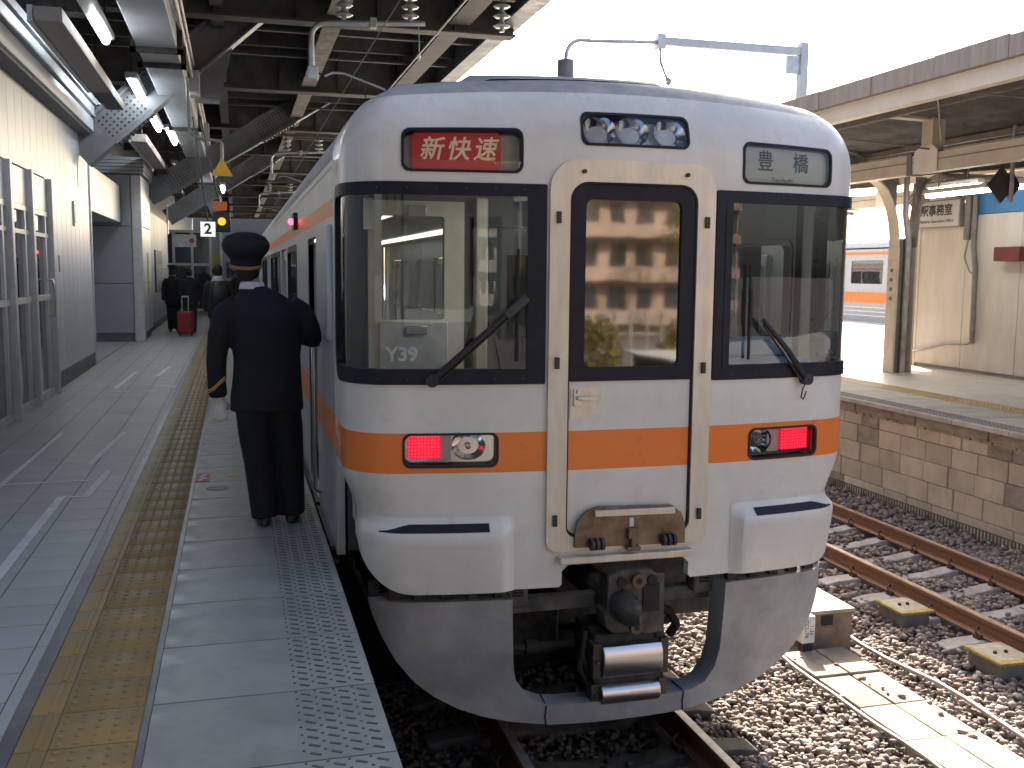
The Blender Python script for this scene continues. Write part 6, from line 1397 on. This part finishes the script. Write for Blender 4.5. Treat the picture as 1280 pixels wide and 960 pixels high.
def walker(px, py, pz, h, rot, coat, legs, label, headgear=None, bag=None):
    t = thing('person', (px, py, pz), label, 'person'); k = h/1.75
    cr, sr_ = math.cos(rot), math.sin(rot)
    def B(mb): mb.v = [(px+k*(p[0]*cr-p[1]*sr_), py+k*(p[0]*sr_+p[1]*cr), pz+k*p[2]) for p in mb.v]; return mb
    b = MB(); torso(b, [(0, 0, 0.85, 0.14, 0.10), (0, 0, 1.2, 0.14, 0.09), (0, 0, 1.42, 0.15, 0.08), (0, 0, 1.50, 0.055, 0.055), (0, 0.01, 1.56, 0.068, 0.08), (0, 0.015, 1.65, 0.075, 0.092), (0, 0.01, 1.73, 0.045, 0.06)], 16)
    b.limb([(-0.08, 0, 0.9, 0.07, 0.07), (-0.09, 0.02, 0.45, 0.05, 0.05), (-0.09, 0, 0.08, 0.04, 0.05)]); b.limb([(0.08, 0, 0.9, 0.07, 0.07), (0.09, 0.06, 0.45, 0.05, 0.05), (0.09, 0.02, 0.08, 0.04, 0.05)])
    b.limb([(-0.16, 0, 1.40, 0.04, 0.04), (-0.23, 0, 1.1, 0.035, 0.035), (-0.23, 0.06, 0.84, 0.028, 0.035), (-0.225, 0.07, 0.76, 0.02, 0.035)]); b.limb([(0.16, 0, 1.40, 0.04, 0.04), (0.23, 0, 1.1, 0.035, 0.035), (0.23, 0.06, 0.84, 0.028, 0.035), (0.225, 0.07, 0.76, 0.02, 0.035)])
    blend(B(b).build('body', skin, t, smooth=60), 0.022, 2)
    j = MB(); torso(j, [(0, 0, 0.72, 0.21, 0.15), (0, 0, 0.95, 0.20, 0.14), (0, 0, 1.25, 0.21, 0.135), (0, 0, 1.38, 0.21, 0.125), (0, 0, 1.46, 0.13, 0.09), (0, 0, 1.51, 0.075, 0.075)], 20)
    for s in (-1, 1): j.limb([(s*0.15, 0, 1.42, 0.07, 0.075), (s*0.22, 0, 1.32, 0.07, 0.075), (s*0.25, 0.0, 1.1, 0.06, 0.065), (s*0.245, 0.05, 0.86, 0.055, 0.06)])
    blend(B(j).build('coat', coat, t, smooth=60), 0.022, 6)
    l_ = MB(); l_.limb([(-0.05, 0, 0.85, 0.13, 0.12), (-0.09, 0.0, 0.70, 0.10, 0.11), (-0.09, 0.02, 0.40, 0.08, 0.09), (-0.09, 0, 0.06, 0.07, 0.085)]); l_.limb([(0.05, 0, 0.85, 0.13, 0.12), (0.09, 0.02, 0.70, 0.10, 0.11), (0.09, 0.06, 0.40, 0.08, 0.09), (0.09, 0.03, 0.06, 0.07, 0.085)])
    blend(B(l_).build('trousers', legs, t, smooth=60), 0.022, 4)
    for s in (-1, 1):
        sh = MB(); sh.limb([(s*0.09, -0.07, 0.04, 0.04, 0.035), (s*0.09, 0.02, 0.045, 0.045, 0.04), (s*0.09, 0.17, 0.03, 0.035, 0.025)]); B(sh).build('shoe', leather, t, smooth=60)
    hr_ = MB(); hr_.loft([ring_xy(0, -0.005, z, r, r2, 16) for z, r, r2 in ((1.54, 0.065, 0.075), (1.60, 0.082, 0.092), (1.68, 0.085, 0.097), (1.74, 0.06, 0.072), (1.76, 0.02, 0.03))]); B(hr_).build('hair', hair, t, smooth=60)
    if headgear == 'cap':
        c = MB(); c.loft([ring_xy(0, 0.0, z, r, r2, 20) for z, r, r2 in ((1.68, 0.095, 0.108), (1.72, 0.10, 0.112), (1.76, 0.135, 0.145), (1.80, 0.12, 0.13), (1.815, 0.06, 0.07))]); B(c).build('cap', navy, t, smooth=60)
    if bag:
        c = MB(); c.limb([(0, -0.15, 0.95, 0.15, 0.07), (0, -0.20, 1.05, 0.17, 0.10), (0, -0.20, 1.30, 0.16, 0.09), (0, -0.16, 1.42, 0.11, 0.05)], 14); B(c).build('backpack', black_mat, t, smooth=60)
        c = MB(); c.loft([ring_xy(0, -0.03, z, r, r, 14) for z, r in ((1.44, 0.13), (1.52, 0.105), (1.54, 0.08))]); B(c).build('hood', mat('pale_hood', (0.35, 0.38, 0.44), 0.9), t, smooth=60)
    return t
dkcoat = mat('dark_coat', (0.02, 0.02, 0.024), 0.85, var=0.2); dkblue = mat('dark_denim', (0.03, 0.04, 0.07), 0.85)
walker(-1.62, 28.2, 1.10, 1.72, 0.1, navy, navy2, 'person in dark uniform and cap standing past the clad pillar', headgear='cap')
walker(-1.18, 27.6, 1.10, 1.70, -0.2, dkcoat, dkblue, 'person in dark coat pulling a red suitcase')
walker(-0.33, 20.4, 1.10, 1.76, 0.0, dkcoat, dkblue, 'person in black jacket with pale hood and backpack', bag=True)
walker(-0.75, 38.0, 1.10, 1.70, 0.3, navy, dkblue, 'distant person in navy jacket near the glazed lobby')
walker(0.12, 33.0, 1.10, 1.72, 0.0, dkcoat, navy2, 'distant person in dark jacket close to the train side')
t = thing('suitcase', (-1.25, 26.4, 1.10), 'red wheeled suitcase with raised handle', 'suitcase')
mb = MB(); mb.box(-1.44, -1.05, 26.28, 26.52, 1.17, 1.72); mb.build('case', mat('red_case', (0.28, 0.012, 0.03), 0.45, var=0.1), t, bevel=0.04, seg=3)
mb = MB()
for x in (-1.32, -1.17): mb.cyl((x, 26.48, 1.70), (x, 26.55, 2.08), 0.012)
mb.cyl((-1.33, 26.55, 2.08), (-1.16, 26.55, 2.08), 0.018); mb.build('pull_handle', steel, t)
for x in (-1.39, -1.10):
    for y_ in (26.31, 26.49): mb = MB(); mb.cyl((x-0.015, y_, 1.135), (x+0.015, y_, 1.135), 0.035, n=12); mb.box(x-0.02, x+0.02, y_-0.02, y_+0.02, 1.14, 1.19); mb.build('wheel', rubber, t)

# ================================================================== BEHIND THE CAMERA: what the train's glass mirrors
def building(x0, x1, y, d, h, label, wallm, cols, rows, group=None):
    t = thing('apartment_building', ((x0+x1)/2, y, -0.3), label, 'building', group)
    mb = MB(); mb.box(x0, x1, y-d, y, -0.3, h); mb.build('wall', wallm, t, smooth=0)
    mb = MB(); mb.box(x0-0.2, x1+0.2, y-d-0.2, y+0.2, h, h+0.5); mb.build('roof', concrete, t, smooth=0)
    w = (x1-x0)/cols; hh = (h-1)/rows
    f_me = None
    for i in range(cols):
        for j in range(rows):
            mb = MB(); xa = x0+w*(i+0.2); za = 0.6+hh*(j+0.25)
            mb.box(xa, xa+w*0.6, y-0.05, y+0.03, za, za+hh*0.5); mb.build('window', side_glass, t, smooth=0)
        mb = MB()
    for j in range(rows): mb = MB(); mb.box(x0, x1, y+0.0, y+0.9, 0.4+hh*j, 0.55+hh*j); mb.box(x0, x1, y+0.85, y+0.9, 0.55+hh*j, 0.4+hh*j+hh*0.32); mb.build('balcony', wallm, t, smooth=0)
w1 = mat('beige_render', (0.36, 0.25, 0.18), 0.85, var=0.12, scale=0.5); w2 = mat('pinkish_brick', (0.33, 0.20, 0.15), 0.85, var=0.12, scale=0.5); w3 = mat('pale_render', (0.42, 0.39, 0.35), 0.85, var=0.1, scale=0.5)
building(11, 25, -34, 10, 17, 'beige apartment block behind the photographer, mirrored in the train door', w1, 10, 8)
building(26, 40, -42, 10, 22, 'brick apartment block behind the photographer beside the beige block', w2, 9, 10)
building(1, 10.5, -60, 10, 13, 'pale low office block far behind the photographer', w3, 7, 5)
def leaf_mat(name, c1, c2):
    M = bpy.data.materials.new(name); M.use_nodes = True; n = M.node_tree.nodes; l = M.node_tree.links; b = n['Principled BSDF']
    ge = n.new('ShaderNodeNewGeometry'); mx = n.new('ShaderNodeMix'); mx.data_type = 'RGBA'; mx.inputs['A'].default_value = c1+(1,); mx.inputs['B'].default_value = c2+(1,)
    l.new(ge.outputs['Random Per Island'], mx.inputs['Factor']); l.new(mx.outputs['Result'], b.inputs['Base Color']); b.inputs['Roughness'].default_value = 0.7; return M
ylw = leaf_mat('autumn_leaf', (0.20, 0.13, 0.02), (0.10, 0.09, 0.02)); bark = mat('bark', (0.09, 0.065, 0.045), 0.9, var=0.3, scale=10)
def tree(x, y, h, label):
    t = thing('street_tree', (x, y, -0.3), label, 'tree', 'trees behind the photographer'); mb = MB(); mb.limb([(x, y, -0.3, 0.16, 0.16), (x+0.1, y, h*0.4, 0.12, 0.12), (x, y+0.1, h*0.8, 0.05, 0.05)], 8)
    for k in range(7):
        a = k*0.9; mb.limb([(x, y, h*(0.35+0.05*k), 0.06, 0.06), (x+math.cos(a)*0.9, y+math.sin(a)*0.9, h*(0.5+0.06*k), 0.02, 0.02)], 6)
    mb.build('trunk', bark, t); n = 1500; P_ = rng.normal(0, 1, (n, 3)); P_ /= np.linalg.norm(P_, axis=1)[:, None]; P_ *= rng.uniform(0.3, 1, (n, 1))**0.5
    mb = MB()
    for p in P_:
        c = Vector((x+p[0]*h*0.26+0.3*math.sin(p[2]*5), y+p[1]*h*0.26, h*0.66+p[2]*h*0.34)); u = Vector(rng.normal(0, 1, 3)).normalized()*0.10; v = u.orthogonal().normalized()*0.07
        mb.add([c-u, c+v, c+u, c-v], [(0, 1, 2, 3)])
    mb.build('crown', ylw, t, smooth=0)
tree(7.2, -20, 5.5, 'yellowing tree behind the photographer by the beige block'); tree(19.5, -29, 7.5, 'taller yellowing tree behind the photographer between the blocks'); tree(6.5, -30, 5.5, 'small yellowing tree behind the photographer near the tracks')
for i, (x, y) in enumerate(((4.4, -9), (7.4, -16), (4.3, -24))):
    t = thing('catenary_mast', (x, y, -0.3), ['grey catenary mast beside the track behind the photographer', 'grey catenary mast on the far side behind the photographer', 'distant grey catenary mast behind the photographer'][i], 'mast')
    mb = MB(); mb.box(x-0.07, x+0.07, y-0.07, y+0.07, -0.3, 7.8); mb.build('mast_post', steel_grey, t, smooth=0); mb = MB(); mb.bar((x, y, 6.6), (x-2.3, y, 6.9), 0.08, 0.08); mb.bar((x, y, 5.6), (x-2.2, y, 6.8), 0.05, 0.05); mb.build('mast_arm', galv, t, smooth=0)
make_track(TX, 'railway track behind the photographer leading away from the train', rail_top, -40, 1.9)

# clutter at the foot of the blocks behind the photographer: fence, shrubs, catenary wires
t = thing('wire_fence', (12, -15, -0.3), 'dark slatted fence behind the photographer in front of the blocks', 'fence')
for k in range(40): mb = MB(); mb.box(4.9+0.45*k, 4.96+0.45*k, -15.03, -14.97, -0.3, 1.7); mb.build('fence_post', dkpost, t, smooth=0)
for z in (0.1, 0.6, 1.1, 1.6): mb = MB(); mb.box(4.9, 22.6, -15.06, -15.03, z, z+0.06); mb.build('fence_rail', dkpost, t, smooth=0)
for i, (x, y, r) in enumerate(((6.2, -13.6, 0.8), (8.6, -13.2, 1.0), (11.2, -13.8, 0.8), (13.0, -16.4, 1.2), (16.5, -16.2, 1.0))):
    t = thing('shrub', (x, y, -0.3), ['low autumn shrub at the start of the fence', 'broad autumn shrub along the fence', 'small autumn shrub along the fence', 'tall autumn shrub behind the fence', 'round autumn shrub behind the far fence'][i]+' behind the photographer', 'shrub')
    mb = MB(); mb.limb([(x, y, -0.3, 0.06, 0.06), (x, y, r, 0.03, 0.03)], 6); mb.build('stem', bark, t); mb = MB(); P_ = rng.normal(0, 1, (900, 3)); P_ /= np.linalg.norm(P_, axis=1)[:, None]; P_ *= rng.uniform(0.2, 1, (900, 1))**0.5
    for p in P_:
        c = Vector((x+p[0]*r*0.8, y+p[1]*r*0.6, r*0.75+p[2]*r)); u = Vector(rng.normal(0, 1, 3)).normalized()*0.08; v = u.orthogonal().normalized()*0.06; mb.add([c-u, c+v, c+u, c-v], [(0, 1, 2, 3)])
    mb.build('foliage', ylw, t, smooth=0)

t = thing('horizon_blocker', (-6, -36, -0.3), 'made-up dark hall far behind the photographer blocking the bright horizon', 'building')  # added to keep bright horizon sky out of the left windscreen's reflection
hall_m = mat('hall_brown', (0.035, 0.032, 0.03), 0.7, var=0.1)
mb = MB(); mb.box(-30, 4.6, -46, -34, 5.2, 12); mb.build('upper_storey', hall_m, t, smooth=0)
mb = MB(); mb.box(-30, 0.2, -46, -34, -0.3, 5.2); mb.build('ground_storey', hall_m, t, smooth=0)
mb = MB(); mb.box(3.4, 4.6, -46, -34, -0.3, 5.2); mb.build('pier', hall_m, t, smooth=0)
for k in range(8): mb = MB(); mb.box(-24+3.4*k, -21.6+3.4*k, -33.98, -33.9, 7, 9.5); mb.build('window', side_glass, t, smooth=0)

# second bay of the right platform's roof, over its far edge
t = thing('far_canopy', (18, 14, 1.1), 'dark canopy bay over the far edge of the right platform', 'canopy')
mb = MB(); mb.box(14.46, 21.3, 3.0, 19.5, 5.0, 5.08); mb.build('roof_sheet', under_roof, t, smooth=0)
mb = MB(); mb.box(21.2, 21.32, 3.0, 19.5, 4.62, 4.99); mb.build('eave_beam', cream_steel, t, smooth=0)
for y_ in (8.0, 14.9, 19.2):
    mb = MB(); mb.box(14.46, 21.2, y_-0.08, y_+0.08, 4.68, 4.99); mb.build('rafter', dkpost, t, smooth=0)
    mb = MB(); mb.box(18.4, 18.65, y_-0.12, y_+0.12, 1.1, 4.68); mb.build('post', dkpost, t, smooth=0)
for x in (15.6, 17.2, 19.4): mb = MB(); mb.box(x-0.05, x+0.05, 3, 19.5, 4.5, 4.67); mb.build('purlin', dkpost, t, smooth=0)
mb = MB()
for k in range(9): mb.tube([(14.9+0.35*k, 13+0.3*k, 4.66), (15.1+0.35*k, 15+0.25*k, 4.38), (15.4+0.35*k, 17+0.2*k, 4.66)], 0.03, n=5)
mb.build('slack_cable', dkpost, t, smooth=60)
tube_light(16.4, 14.0, 16.4, 4.30, 'lit tube light under the far canopy bay'); tube_light(17.9, 16.8, 19.2, 4.25, 'lit tube light near the far end of the far canopy bay')
